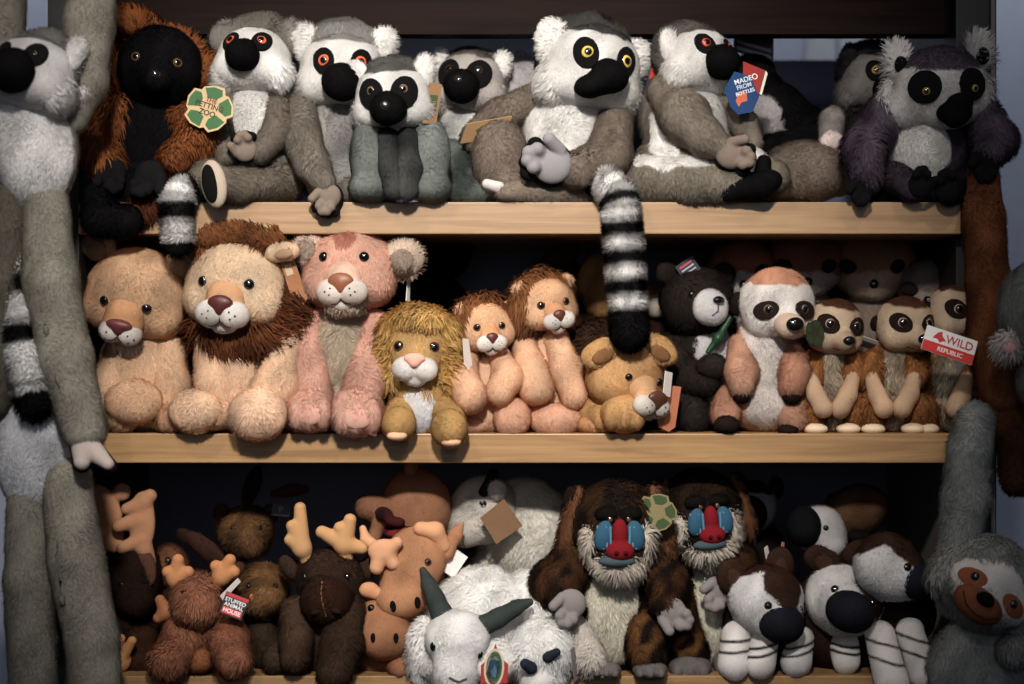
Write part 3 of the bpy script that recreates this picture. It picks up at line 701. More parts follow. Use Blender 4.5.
# lion with dark brown mane
t = Toy('plush_lion', 'beige plush lion with long dark brown mane and brown tag on its ear', 'plush lion', 245, 433, 23, LI); f = t.f
TN = (234, 196, 160)
t.part('torso', [E(f, 244, 370, 8, 44, 56, 34), E(f, 244, 408, 8, 48, 24, 36)], TN, fur=4)
h, sk = lion_head(t, f, 236, 285, -12, 1.16, -8, 8, 4, tan=(238, 208, 172), bridge=(230, 178, 128), fur=3.6, eyer=4.8, eary=-32, earr=12, wide=.98, noser=(11, 7), nose=(80, 34, 32), ears=(0, 0), muzs=1.08)
e = t.part('ear', [E(f, 282, 252, -34, 17, 10, 7, roll=-8)], (236, 204, 166), fur=3.5); t.part('inner_ear', [E(f, 284, 254, -41, 9, 5, 3, roll=-8)], (200, 160, 124), fur=1.5, parent=e)
mane(t, h, (84, 44, 20), fur=20, r=(46, 46, 24), dy=2, dd=20, extra=[E(h, 30, 24, 10, 26, 34, 18), E(h, 4, 44, 0, 40, 24, 22), E(h, 0, -30, 16, 44, 18, 22)], col2=(120, 66, 28))
t.part('mane_crest', [E(f, 240, 240, -28, 46, 10, 6), E(f, 232, 234, -28, 30, 10, 6), E(f, 206, 256, -20, 12, 16, 8)], (104, 60, 28), fur=17, stand=.4, comb=(0, .1, 1), jit=.25, mott=((140, 84, 38), 12, .6))
t.part('arm', C(f, [(212, 345, -4, 18), (214, 385, -14, 18), (222, 405, -18, 13)]), TN, fur=4)
t.part('arm', C(f, [(284, 345, -4, 20), (276, 385, -22, 22), (262, 405, -34, 20)]), TN, fur=4)
paw(t, f, 258, 414, -46, 29, 26, 20, (240, 204, 172), 4, toes=False)
t.part('leg', C(f, [(236, 408, -10, 16), (212, 414, -24, 16)]), TN, fur=4)
paw(t, f, 195, 411, -32, 26, 21, 20, (240, 206, 172), 4, name='foot', toes=False)
t.part('leg', C(f, [(290, 400, 4, 18), (296, 415, -8, 16)]), TN, fur=4)
t.tag(Fr(f, 294, 280, -22, 1, 20, 0, -12), [(-10, -20), (4, -22), (10, 20), (2, 28), (-6, 18)], (150, 98, 56), [([(-7, -16), (0, -17), (1, -6), (-6, -5)], (190, 160, 130))], label='long brown card tag')
# pink cub
PK = (224, 172, 150)
t = Toy('plush_lion', 'pink plush lion cub with shaggy grey-tan ears and cream chest, sitting upright', 'plush lion', 340, 433, 35, LI); f = t.f
t.part('torso', [E(f, 342, 350, 4, 38, 62, 32), E(f, 340, 405, 6, 46, 26, 34)], PK, fur=5, paint=[(E(f, 344, 340, -26, 26, 60, 28), (196, 176, 152))])
h, sk = lion_head(t, f, 350, 270, -12, 1.06, -6, 2, 0, tan=(228, 176, 152), bridge=(236, 200, 176), fur=5, eyer=5, ears=(0, 0), noser=(12, 8), nose=(134, 76, 46), muzs=1.12, eyex=19, eyey=-12, blush=(178, 112, 90), muz=(228, 216, 206))
for i, (x0, y0, rx) in enumerate(((309, 247, 15), (404, 258, 20))):
    e = t.part('ear', [E(f, x0, y0, -22, rx, 19, 9)], (202, 180, 160) if i else (214, 182, 162), fur=6.5, comb=(.3 if i else -.4, -.2, .5), stand=.7)
    t.part('inner_ear', [E(f, x0-2, y0+2, -31, rx*.55, 11, 4)], (166, 146, 130), fur=5, parent=e)
t.part('beard', [E(h, 0, 32, -24, 20, 9, 12)], (222, 206, 186), fur=8, stand=.3)
t.part('arm', C(f, [(310, 325, -4, 17), (308, 365, -16, 20), (312, 395, -26, 20)]), PK, fur=5)
t.part('arm', C(f, [(374, 325, -4, 17), (372, 365, -16, 21), (362, 395, -28, 20)]), PK, fur=5)
paw(t, f, 310, 410, -42, 24, 21, 18, (228, 178, 156), 5, pad=(196, 146, 128)); paw(t, f, 357, 412, -46, 27, 24, 18, (228, 178, 156), 5, pad=(196, 146, 128))
t.tag(Fr(f, 409, 284, -10, 1, 70, 0, 8), [(-3, -16), (3, -16), (4, 18), (-4, 18)], (214, 210, 206))
# golden small lion
GD = (198, 156, 88)
t = Toy('plush_lion', 'small golden plush lion with yellow mane and white belly, feet over the shelf edge', 'plush lion', 424, 433, 15, LI); f = t.f
t.part('torso', [E(f, 422, 402, 2, 30, 36, 26)], GD, fur=3, paint=[(E(f, 419, 410, -22, 17, 24, 20), (232, 230, 232))])
h = Fr(f, 418, 348, -8, .8, -2, 6, 2)
sk = [E(h, 0, 0, 0, 38, 40, 30), E(h, 0, 16, -16, 28, 22, 20)]
t.part('head', sk, (206, 162, 96), fur=3, k=8)
mane(t, h, (214, 170, 88), fur=12, r=(50, 52, 22), dy=6, dd=10, extra=[E(h, 0, -34, 0, 38, 18, 24), E(h, -40, 10, 2, 14, 44, 18), E(h, 40, 10, 2, 14, 44, 18), E(h, 0, 46, 0, 36, 16, 18)], col2=(184, 138, 62))
mz = [E(h, -12, 22, -36, 16, 15, 14), E(h, 12, 22, -36, 16, 15, 14), E(h, 0, 34, -30, 15, 11, 12)]
t.part('muzzle', mz, (236, 230, 226), fur=1.8, k=3)
t.part('nose', [E(h, 0, 8, -46, 13, 7, 6), E(h, 0, 13, -48, 7, 6, 5)], (222, 160, 138), k=3, h=1.1)
for sx in (-1, 1): t.eye(sk, h, sx*22, -4, 6.2*.95, (60, 36, 20), k=8)
paw(t, f, 399, 424, -34, 17, 17, 18, GD, 3, toes=False, name='foot'); paw(t, f, 449, 428, -38, 18, 19, 18, GD, 3, toes=False, name='foot')
t.part('leg', C(f, [(404, 408, -4, 15), (398, 418, -22, 15)]), GD, fur=3); t.part('leg', C(f, [(442, 406, -4, 15), (450, 418, -24, 15)]), GD, fur=3)
for x0, y0 in ((397, 437), (451, 443)): t.part('foot_pad', [E(f, x0, y0-1, -46, 10, 5, 8)], (216, 166, 126))
# small lions 5 and 6
def small_lion(label, x, y, Y, hx, hy, yaw, roll, arms, feet, base, tagp=None, sc=.62, manecol=(112, 64, 30)):
    t = Toy('plush_lion', label, 'plush lion', x, 433, Y, LI); f = t.f; c = (234, 186, 146)
    t.part('torso', [E(f, x, y, 4, 27, 40, 24), E(f, x, y+28, 2, 30, 22, 26)], c, fur=2.4)
    h, sk = lion_head(t, f, hx, hy, -10, sc, yaw, 6, roll, tan=(236, 188, 142), fur=3, eyer=6.6, earr=13, eary=-28, noser=(10, 8), nose=(90, 40, 34), muzs=1.15, muz=(234, 228, 222), bridge=(230, 170, 118), longm=4)
    mane(t, h, manecol, fur=12, r=(50, 50, 22), dy=-4, dd=12, col2=(150, 94, 46), extra=[E(h, -34, 10, 8, 24, 44, 20)])
    for a in arms: t.part('arm', C(f, a), (238, 192, 152), fur=3)
    for a in feet: t.part('foot', [E(f, *a)], (228, 176, 142), fur=3.2)
    return t, f
t, f = small_lion('small tan plush lion with white tag at its neck, beside the golden one', 486, 385, 38, 486, 328, 12, -4,
    [[(468, 358, -8, 12), (462, 376, -26, 15), (470, 396, -40, 17)], [(500, 358, -8, 12), (508, 378, -26, 15), (500, 392, -36, 14)]], [(512, 418, -24, 19, 20, 18), (474, 424, -10, 18, 10, 16)], 433)
t.tag(Fr(f, 467, 352, -42, 1, 50, 0, -8), [(-4, -14), (4, -12), (6, 14), (0, 18), (-5, 12)], (214, 200, 190))
t, f = small_lion('small tan plush lion with fuller brown mane, head tilted up to the right', 544, 372, 48, 546, 305, 22, -10,
    [[(524, 345, -8, 13), (530, 370, -24, 16), (536, 388, -32, 17)], [(556, 340, -8, 13), (566, 370, -22, 15), (574, 396, -30, 13)]], [(556, 420, -24, 27, 17, 18), (572, 424, -8, 18, 12, 16)], 433, sc=.66, manecol=(120, 74, 38))
# lying lion with dark mane
DB = (60, 38, 26)
t = Toy('plush_lion', 'tan plush lion resting its chin on its paw, orange-brown tag at its nose', 'plush lion', 630, 433, 35, LI); f = t.f
t.part('torso', [E(f, 622, 392, 40, 56, 38, 40)], DB, fur=7)
h, sk = lion_head(t, f, 626, 374, -12, .98, 34, 14, 8, tan=(218, 168, 106), bridge=(228, 178, 126), fur=3, eyer=4.2, ears=(0, 0), noser=(12, 8), nose=(80, 44, 30), muz=(226, 218, 206), longm=13, muzs=1.0, eyey=-2)
t.part('mane', [E(f, 606, 366, 22, 44, 48, 26)], DB, fur=8, jit=.25)
for x0, y0, a, q in ((601, 353, -24, -42), (658, 350, 30, -30)):
    e = t.part('ear', [E(f, x0, y0, q, 20, 14, 8, roll=a)], (214, 166, 98), fur=3)
    t.part('inner_ear', [E(f, x0+2, y0+3, q-7, 11, 7, 3, roll=a)], (150, 104, 60), fur=2, parent=e)
t.part('arm', C(f, [(590, 410, -6, 16), (606, 418, -26, 15)]), (210, 160, 96), fur=3)
paw(t, f, 624, 413, -40, 23, 19, 16, (222, 172, 104), 3)
t.part('paw', [E(f, 596, 424, -16, 20, 11, 16)], (206, 152, 96), fur=3)
t.tag(Fr(f, 671, 405, -30, 1, 25, 0, 14), [(-9, -18), (7, -20), (10, 20), (4, 26), (-8, 24), (-12, 16)], (176, 102, 66), label='orange-brown card tag')
t.tag(Fr(f, 668, 384, -46, 1, 50, 0, 10), [(-6, -12), (6, -12), (6, 12), (-6, 12)], (210, 200, 190))
# lion behind
t = Toy('plush_lion', 'golden-tan plush lion turned away behind the striped tail', 'plush lion', 622, 430, 160, LI); f = t.f
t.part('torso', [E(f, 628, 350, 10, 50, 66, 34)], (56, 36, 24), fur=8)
t.part('head', [E(f, 614, 292, 0, 34, 32, 28), E(f, 648, 300, -12, 16, 15, 14)], (200, 148, 84), fur=3)
t.part('ear', [E(f, 592, 276, -8, 14, 22, 9, roll=20)], (206, 154, 90), fur=3)
t.part('muzzle', [E(f, 656, 306, -22, 13, 12, 10)], (200, 186, 170), fur=1.5); t.ball('nose', f.p(664, 302, -32), np.array([.3, -1, 0]), 6, ((26, 16, 14),))
for x0, x1, lab, c in ((440, 505, 'dark brown plush toy in shadow behind the small tan lions', (58, 34, 24)), (396, 400, 'dark red plush toy lurking behind the golden lion', (110, 28, 26))):
    t = Toy('plush_toy', lab, 'plush toy', x0, 430, 210); f = t.f
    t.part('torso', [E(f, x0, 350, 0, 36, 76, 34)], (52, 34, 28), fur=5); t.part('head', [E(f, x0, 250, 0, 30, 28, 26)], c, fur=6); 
    for sx in (-1, 1): t.part('ear', [E(f, x0+sx*28, 236, 0, 11, 14, 6)], c, fur=4)
t = Toy('plush_toy', 'reddish brown plush toy turned away behind the small tilted lion', 'plush toy', 552, 430, 190); f = t.f
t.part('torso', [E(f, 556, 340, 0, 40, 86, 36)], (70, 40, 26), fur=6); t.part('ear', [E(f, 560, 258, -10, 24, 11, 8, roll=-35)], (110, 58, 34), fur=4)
# black dog-like toy with white muzzle
BK = (44, 36, 32)
t = Toy('plush_bear', 'black-brown plush bear with white muzzle and belly, green ribbon at its chest', 'plush bear', 705, 433, 75); f = t.f
t.part('torso', [E(f, 700, 370, 6, 46, 58, 34)], BK, fur=4, paint=[(E(f, 714, 350, -20, 22, 26, 30), (206, 202, 204)), (E(f, 720, 398, -20, 26, 32, 30), (200, 196, 198))])
h = Fr(f, 697, 302, -8, 1, 22, 4, 2)
sk = [E(h, 0, 0, 0, 38, 36, 32), E(h, 0, 6, -20, 20, 19, 16)]
t.part('head', sk, BK, fur=4, k=7)
mz = [E(h, -3, 4, -34, 18, 18, 14)]
t.part('muzzle', mz, (222, 218, 218), fur=2); t.part('nose', [E(h, -2, -4, -48, 6, 4, 4)], BLK, mat='shine', h=.8)
t.line('mouth', mz, h, [(-2, 0), (-2, 7), (-7, 11)], .7, (60, 50, 50))
for sx in (-1, 1): t.part('ear', [E(h, sx*32, -28, 6, 12, 12, 7)], BK, fur=4); t.eye(sk, h, sx*20, -8, 4, k=7)
t.part('arm', C(f, [(672, 350, -4, 16), (690, 378, -26, 17), (706, 382, -34, 14)]), BK, fur=4); t.part('arm', C(f, [(736, 345, 0, 15), (736, 380, -10, 14)]), BK, fur=4)
t.part('paw', [E(f, 712, 366, -44, 15, 12, 10)], (52, 44, 40), fur=4)
t.part('leg', C(f, [(680, 395, -6, 26), (694, 418, -30, 17)]), (46, 40, 36), fur=5); t.part('leg', C(f, [(736, 400, 0, 20), (734, 418, -16, 14)]), BK, fur=4)
t.part('ribbon', C(f, [(708, 352, -40, 2.5), (718, 338, -40, 3.5), (730, 318, -34, 3)]), (12, 56, 32), mat='satin')
t.tag(Fr(f, 688, 268, -26, 1, 0, 0, -35), [(-10, -8), (10, -8), (10, 8), (-10, 8)], (40, 34, 44), [([(-7, -5), (7, -5), (7, -3), (-7, -3)], (180, 60, 70)), ([(-7, -1), (7, -1), (7, 0.5), (-7, .5)], (160, 160, 170)), ([(-7, 3), (7, 3), (7, 4.5), (-7, 4.5)], (160, 160, 170))])
# big meerkat
t = Toy('plush_meerkat', 'large peach and white plush meerkat standing upright, dark paw tips', 'plush meerkat', 762, 433, 40, MK); f = t.f
PE = (214, 164, 134)
t.part('torso', [E(f, 764, 365, 4, 32, 62, 28), E(f, 764, 405, 4, 40, 26, 32)], PE, fur=4, paint=[(E(f, 765, 370, -26, 22, 76, 24), (228, 216, 208)), (E(f, 768, 330, -20, 28, 24, 30), (230, 220, 214))])
h = Fr(f, 778, 309, -8, 1, 8, 8, 0)
sk = [E(h, -2, -6, 0, 38, 35, 30), E(h, -16, 10, -6, 18, 18, 18), E(h, 16, 10, -6, 18, 18, 18), E(h, 0, 10, -28, 15, 13, 16)]
t.part('head', sk, (240, 234, 229), fur=3.5, k=8, paint=[(E(h, -2, -42, 4, 46, 22, 44), (216, 156, 122))])
t.part('snout', [E(h, 1, 12, -38, 15, 13, 15)], (226, 200, 176), fur=1.3, h=1.7)
t.ball('nose', h.p(2, 9, -52), h.R @ np.array([0, -1., 0]), (9, 7.5), ((14, 12, 12),), stick=0)
for sx in (-1, 1):
    t.patch('eye_patch', sk, h, sx*20, -2, 13, 9, (34, 24, 22), roll=sx*18, k=8, th=2.6); t.eye([dict(z, r=z['r']+2) for z in sk], h, sx*18, -3, 5.2, (54, 34, 24), (130, 120, 116), k=8)
t.part('ear', [E(h, -40, -4, 4, 8, 12, 6)], (40, 28, 24), fur=3); t.part('ear', [E(h, 36, 0, 4, 6, 9, 5)], (40, 28, 24), fur=3)
t.part('arm', C(f, [(740, 345, -2, 12), (742, 372, -20, 16), (742, 386, -28, 13)]), (206, 156, 126), fur=4); t.part('arm', C(f, [(788, 345, -2, 12), (794, 372, -20, 16), (792, 386, -28, 13)]), (196, 140, 110), fur=4)
t.part('paw', [E(f, 742, 396, -30, 9, 7, 9)], (44, 26, 22), fur=2); t.part('paw', [E(f, 792, 397, -30, 9, 7, 9)], (44, 26, 22), fur=2)
t.part('leg', C(f, [(730, 400, -4, 16), (726, 416, -20, 15)]), (196, 142, 112), fur=4); t.part('leg', C(f, [(796, 402, -4, 16), (792, 418, -20, 15)]), (200, 148, 118), fur=4)
t.part('foot', [E(f, 727, 425, -36, 13, 9, 11)], (44, 28, 24), fur=2); t.part('foot', [E(f, 788, 430, -30, 10, 6, 10)], (44, 28, 24), fur=2)
# small meerkats
def meerkat(label, x, top, Y, hx, hy, yaw, roll, bw=1.0, one=False):
    t = Toy('plush_meerkat', label, 'plush meerkat', x, 433, Y, MK); f = t.f; c = (176, 112, 54)
    t.part('torso', [E(f, x, 378, 4, 25*bw, 52, 24), E(f, x, 412, 6, 34*bw, 22, 30)], c, fur=6, mott=((100, 56, 26), 8, .6), paint=[(E(f, x+1, 375, -22, 13, 60, 16), (196, 180, 152))], jit=.25)
    meerkat_head(t, f, hx, hy, -8, .98, yaw, 6, roll, cream=(218, 190, 158))
    for sx in (-1, 1):
        if one and sx < 0: continue
        t.part('arm', C(f, [(x+sx*19, 362, -6, 12), (x+sx*22, 378, -14, 12)]), c, fur=6.2, mott=((100, 56, 26), 8, .6), jit=.25)
        t.part('hand', C(f, [(x+sx*21, 378, -22, 7), (x+sx*16, 395, -32, 9), (x+sx*9, 408, -36, 10)]), (222, 184, 146), fur=1, k=3)
    for sx in (-1, 1):
        t.part('leg', [E(f, x+sx*24*bw, 412, -10, 16*bw, 20, 20)], c, fur=6.2, mott=((100, 56, 24), 8, .6), jit=.25)
        t.part('foot', [E(f, x+sx*20*bw, 429, -26, 12, 6, 12)], (226, 196, 160), fur=0)
    return t, f
t, f = meerkat('small brown plush meerkat with a dark card tag at its cheek', 832, 300, 42, 834, 327, 12, 6, .82)
recycle_tag(t, f, 815, 333, -46, .6, 40, 0, 12, col=(52, 46, 34), green=(40, 66, 40), words=False, label='dark olive card tag')
t, f = meerkat('small brown plush meerkat with hands together, between two other meerkats', 893, 300, 42, 905, 325, 14, 2, 1.0)
t.tag(Fr(f, 866, 348, -2, 1, 10, 50, 22), [(-20, -14), (16, -12), (22, 10), (-14, 8)], (190, 188, 186), [([(-16, -9), (12, -8), (15, 0), (-12, -1)], (60, 60, 64))])
t, f = meerkat('small brown plush meerkat at the shelf end wearing a red and white hang tag', 946, 300, 46, 956, 312, 22, 4, .95, one=True)
t.tag(Fr(f, 949, 347, -92, 1, 8, -6, 18), [(-26, -14), (26, -14), (26, 10), (-26, 10)], (222, 216, 212),
      [([(-25.8, 0), (25.8, 0), (25.8, 9.8), (-25.8, 9.8)], (204, 44, 38)), ([(-18, -4), (-14, -10), (-10, -12), (-9, -8), (-4, -4), (-8, -3), (-10, -1), (-13, -4)], (196, 50, 44))],
      [('WILD', 9, -6.2, 11, (190, 30, 34), 0), ('REPUBLIC', 2, 5, 6, (235, 225, 222), 0)], label='white and red hang tag')
# blurred toys at the back
for x0, y0, r, c1, c2, lab in ((742, 268, 34, (170, 104, 76), (196, 188, 184), 'peach and white plush meerkat in shadow behind the bear'),
                      (806, 262, 40, (156, 96, 70), (190, 176, 166), 'blurred reddish plush animal high behind the large meerkat'),
                      (872, 262, 44, (170, 124, 88), (196, 172, 148), 'blurred tan plush animal with black eye patch behind the small meerkats'),
                      (926, 286, 30, (150, 130, 124), (186, 168, 160), 'blurred pale plush animal with dark eyes behind the end meerkats')):
    t = Toy('plush_animal', lab, 'plush animal', x0, 430, 95+int(r)); f = t.f
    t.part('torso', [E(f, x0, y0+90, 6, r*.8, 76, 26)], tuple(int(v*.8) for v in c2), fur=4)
    sk = [E(f, x0, y0, 0, r, r*.85, 28), E(f, x0, y0+r*.5, -14, r*.6, r*.4, 18)]
    t.part('head', sk, c1, fur=3.5, paint=[(E(f, x0+4, y0+r*.62, -14, r*.9, r*.46, 36), c2)])
    for sx in (-1, 1):
        t.part('eye_patch', [E(f, x0+sx*r*.55, y0+r*.1, -24, 9, 7, 5, roll=sx*-20)], (30, 24, 24)); t.eye(sk, f, x0+sx*r*.52, y0+r*.1, 3.5)
        t.part('ear', [E(f, x0+sx*r*.92, y0-r*.3, 4, 8, 10, 5)], (46, 34, 30), fur=3)
    t.ball('nose', *t.hit(sk, f, x0+2, y0+r*.5), 5, ((16, 14, 14),))

# ================================================================ BOTTOM ROW
MO = 'plush moose on the bottom shelf'; OK_ = 'plush okapis on the bottom shelf'; GO = 'white plush goats on the bottom shelf'
def antler(t, h, pts, lobes, r, col=(196, 140, 88), fur=0, lab=None, parent=None):
    pr = C(h, [(*q, r) for q in pts])
    for q in lobes: pr += C(h, [(pts[-1][0], pts[-1][1], pts[-1][2], r*1.25), (*q, r*.85)])
    return t.part('antler', pr, col, k=3.5, fur=fur, parent=parent, label=lab)
# dark moose at left
t = Toy('plush_moose', 'very dark plush moose with broad flat tan antlers, leftmost of the plush moose', 'plush moose', 140, 676, 70, MO); f = t.f
DM = (46, 28, 20)
t.part('torso', [E(f, 130, 620, 10, 38, 50, 32)], DM, fur=5)
t.part('head', [E(f, 136, 575, -6, 26, 36, 28), E(f, 136, 600, -24, 20, 18, 18)], DM, fur=4)
AT = (176, 122, 84)
t.part('antler', [E(f, 104, 518, -8, 19, 34, 8, roll=-16), E(f, 122, 492, -8, 9, 9, 6)]+C(f, [(112, 540, -6, 8), (128, 556, -6, 7)]), AT, k=5)
t.part('antler', [E(f, 142, 522, -22, 13, 30, 7)]+C(f, [(142, 504, -22, 8), (127, 509, -24, 6)])+C(f, [(140, 520, -22, 8), (118, 526, -24, 6.5)])+C(f, [(142, 540, -22, 8), (122, 548, -24, 6)])+C(f, [(146, 500, -22, 8), (150, 496, -22, 7)])+C(f, [(144, 548, -20, 9), (148, 562, -16, 8)]), AT, k=3)
t.part('ear', [E(f, 146, 566, -24, 9, 20, 5, roll=-12)], (120, 78, 56), fur=2)
for sx in (-1, 1): t.eye([E(f, 136, 575, -6, 26, 36, 28)], f, 136+sx*15, 585, 3.5)
t.part('leg', C(f, [(140, 640, -10, 18), (140, 660, -28, 15)]), (70, 42, 26), fur=4)
h = Fr(f, 121, 652, -46, 1, 0, 0, 22)
t.part('foot', [E(h, 0, 8, 0, 13, 13, 10)]+C(h, [(-5, 0, -4, 5), (-4, -14, -8, 4.5)])+C(h, [(5, 0, -4, 5), (7, -16, -8, 4.5)]), (176, 120, 66), k=2)
# brown fluffy moose
FB = (158, 102, 72)
t = Toy('plush_moose', 'small shaggy red-brown plush moose with a black and red tag beside its face', 'plush moose', 200, 676, 28, MO); f = t.f
t.part('torso', [E(f, 205, 632, 8, 36, 34, 28)], (150, 94, 62), fur=6)
sk = [E(f, 197, 606, -16, 25, 22, 24), E(f, 196, 590, -4, 24, 18, 24)]
t.part('head', sk, FB, fur=6.5, stand=.7, jit=.22)
for sx in (-1, 1): t.eye(sk, f, 196+sx*12, 592, 3)
antler(t, f, [(180, 590, -8), (176, 578, -12)], [(168, 572, -16), (178, 560, -16), (188, 572, -16)], 7, (188, 124, 72))
antler(t, f, [(214, 588, -8), (222, 576, -12)], [(216, 566, -16), (230, 560, -16), (234, 572, -16)], 7, (188, 124, 72))
antler(t, f, [(172, 610, -14), (166, 612, -18)], [(160, 600, -20), (158, 618, -20)], 6, (150, 94, 54))
t.part('ear', [E(f, 206, 548, -6, 24, 9, 5, roll=38)], (70, 42, 32), fur=4)
t.part('arm', C(f, [(178, 625, -10, 14), (174, 645, -24, 15)]), (160, 100, 68), fur=6)
t.part('arm', C(f, [(226, 622, -10, 13), (236, 640, -24, 14)]), (150, 92, 60), fur=6)
t.part('leg', C(f, [(184, 640, -14, 20), (168, 662, -40, 19)]), (152, 96, 68), fur=6, jit=.22)
t.part('leg', C(f, [(226, 640, -14, 17), (233, 660, -40, 18)]), (156, 100, 72), fur=6, jit=.22)
t.part('belly_pad', [E(f, 199, 661, -26, 14, 12, 12)], (150, 92, 48), fur=3)
g = Fr(f, 234, 606, -40, 1, 10, -8, 22)
t.tag(g, [(-12, -11), (12, -11), (12, 11), (-12, 11)], (22, 20, 22), [([(-11.5, -10.5), (11.5, -10.5), (11.5, -7.2), (-11.5, -7.2)], (190, 30, 44)), ([(-10, 3), (10, 3), (10, 9.5), (-10, 9.5)], (206, 56, 60))],
      [('STUFFED', 0, -4, 5.4, (232, 228, 228), 0), ('ANIMAL', 0, .6, 5.4, (232, 228, 228), 0), ('HOUSE', 0, 6.2, 5.6, (240, 232, 230), 0)], label='black hang tag with white and red lettering')
t.tag(Fr(f, 230, 590, -36, 1, 40, 0, 52), [(-3, -14), (2, -14), (3, 12), (-3, 12)], (206, 196, 192))
t = Toy('plush_moose', 'small fuzzy brown plush moose looking out behind the shaggy red-brown one', 'plush moose', 165, 672, 85, MO); f = t.f
sk = [E(f, 170, 567, 0, 20, 22, 20), E(f, 158, 566, -14, 9, 9, 9)]
t.part('head', sk, (130, 84, 54), fur=5, jit=.2); t.eye(sk, f, 168, 561, 4.5); t.ball('nose', *t.hit(sk, f, 155, 566), 4, ((220, 180, 160),))
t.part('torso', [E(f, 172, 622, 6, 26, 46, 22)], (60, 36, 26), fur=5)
t.part('ear', [E(f, 192, 540, -4, 18, 7, 5, roll=35)], (60, 38, 30), fur=3)
# ochre fuzzy heads
for x0, y0, r, Y, lab in ((246, 532, 27, 110, 'fuzzy ochre-brown plush moose head, upper one of two stacked behind the tag'), (262, 590, 27, 75, 'fuzzy ochre-brown plush moose head, lower one left of the dark antlered moose')):
    t = Toy('plush_moose', lab, 'plush moose', x0, 672, Y, MO); f = t.f
    sk = [E(f, x0, y0, 0, r, r*.98, 26), E(f, x0, y0+8, -14, r*.8, r*.7, 18)]
    t.part('head', sk, (132, 92, 50), fur=5.5, jit=.25, mott=((64, 40, 22), 11, .8), paint=[(E(f, x0, y0+12, -26, r*.55, r*.5, 16), (146, 104, 60))])
    for sx in (-1, 1):
        t.part('ear', [E(f, x0+sx*r*.9, y0-r*.7, 4, 8, 10, 6)], (90, 58, 34), fur=4); t.eye(sk, f, x0+sx*r*.5, y0-4, 3)
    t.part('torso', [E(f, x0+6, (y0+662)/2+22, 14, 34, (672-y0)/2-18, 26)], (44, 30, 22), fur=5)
    if Y == 75: t.part('leg', C(f, [(x0, 640, -10, 18), (x0+6, 655, -28, 16)]), (62, 46, 34), fur=4); t.ball('nose', f.p(252, 597, -30), np.array([0, -1., 0]), 3, ((190, 110, 60),))
    else:
        t.part('ear', [E(f, 290, 491, -4, 20, 6, 5, roll=-8)], (90, 44, 34), fur=2)
        t.part('ear', [E(f, 252, 486, -4, 8, 22, 6, roll=20)], (52, 26, 24), fur=2)
        t.tag(Fr(f, 281, 510, -10, 1, 0, 0, 4), [(-9, -6), (9, -6), (9, 6), (-9, 6)], (60, 58, 62), text=[('P', 0, 0, 9, (130, 128, 130), 0)])
# big dark brown moose
BM = (70, 50, 36)
t = Toy('plush_moose', 'dark brown plush moose with knobbly tan antlers and long drooping muzzle', 'plush moose', 325, 676, 30, MO); f = t.f
t.part('torso', [E(f, 322, 630, 12, 42, 44, 32)], BM, fur=5)
sk = [E(f, 330, 580, 0, 34, 32, 30), E(f, 326, 600, -26, 25, 26, 26)]
t.part('head', sk, (66, 46, 34), fur=4.5, mott=((52, 34, 24), 16, .5), paint=[(E(f, 326, 604, -44, 21, 26, 22), (66, 38, 22))])
t.line('muzzle_seam', sk, f, [(322, 582), (321, 594), (323, 606), (326, 616)], .8, (120, 80, 50))
t.part('nostril_fold', [E(f, 316, 612, -50, 5, 3, 3, roll=-20), E(f, 336, 611, -50, 5, 3, 3, roll=20)], (36, 22, 16))
for sx in (-1, 1):
    t.eye(sk, f, 326+sx*22, 577, 4.5)
    t.part('ear', [E(f, 329+sx*38, 568, 4, 9, 15, 6, roll=sx*40)], (74, 52, 38), fur=4)
antler(t, f, [(308, 562, -4), (302, 548, -8)], [(292, 526, -12), (290, 540, -12), (300, 508, -8)], 7, (184, 136, 84))
antler(t, f, [(346, 560, -6), (344, 544, -10)], [(322, 532, -14), (340, 528, -14), (350, 520, -14), (362, 548, -10)], 7.5, (190, 140, 86))
t.part('arm', C(f, [(296, 610, -10, 15), (296, 640, -28, 16), (294, 658, -34, 14)]), (84, 62, 46), fur=5)
t.part('arm', C(f, [(348, 612, -14, 18), (342, 644, -36, 20), (334, 672, -46, 18)]), BM, fur=5)
t.part('leg', C(f, [(290, 655, -4, 16), (276, 660, -20, 14)]), (72, 54, 40), fur=5)
# tan moose with bandana behind
TM = (190, 134, 92)
t = Toy('plush_moose', 'tan plush moose in a dark red bandana, facing away on top of its pile', 'plush moose', 415, 672, 80, MO); f = t.f
t.part('torso', [E(f, 416, 510, 4, 36, 42, 32), E(f, 414, 600, 20, 34, 60, 30)], (170, 116, 80), fur=1.8)
t.part('tail', [E(f, 411, 467, -8, 7, 9, 6)], TM, fur=1.5)
t.part('leg', C(f, [(384, 512, -6, 18), (368, 508, -12, 13)]), (150, 102, 72), fur=1.8)
t.part('bandana', [E(f, 414, 532, -10, 33, 9, 30)], (112, 26, 28), mott=((24, 16, 18), 6, .9), k=2)
t.part('bandana_knot', [E(f, 384, 514, -30, 9, 7, 6, roll=20), E(f, 396, 522, -34, 9, 5, 5)], (60, 18, 20), mott=((24, 16, 18), 5, .9))
t.part('head', [E(f, 412, 552, -12, 24, 20, 22)], (112, 88, 70), fur=3)
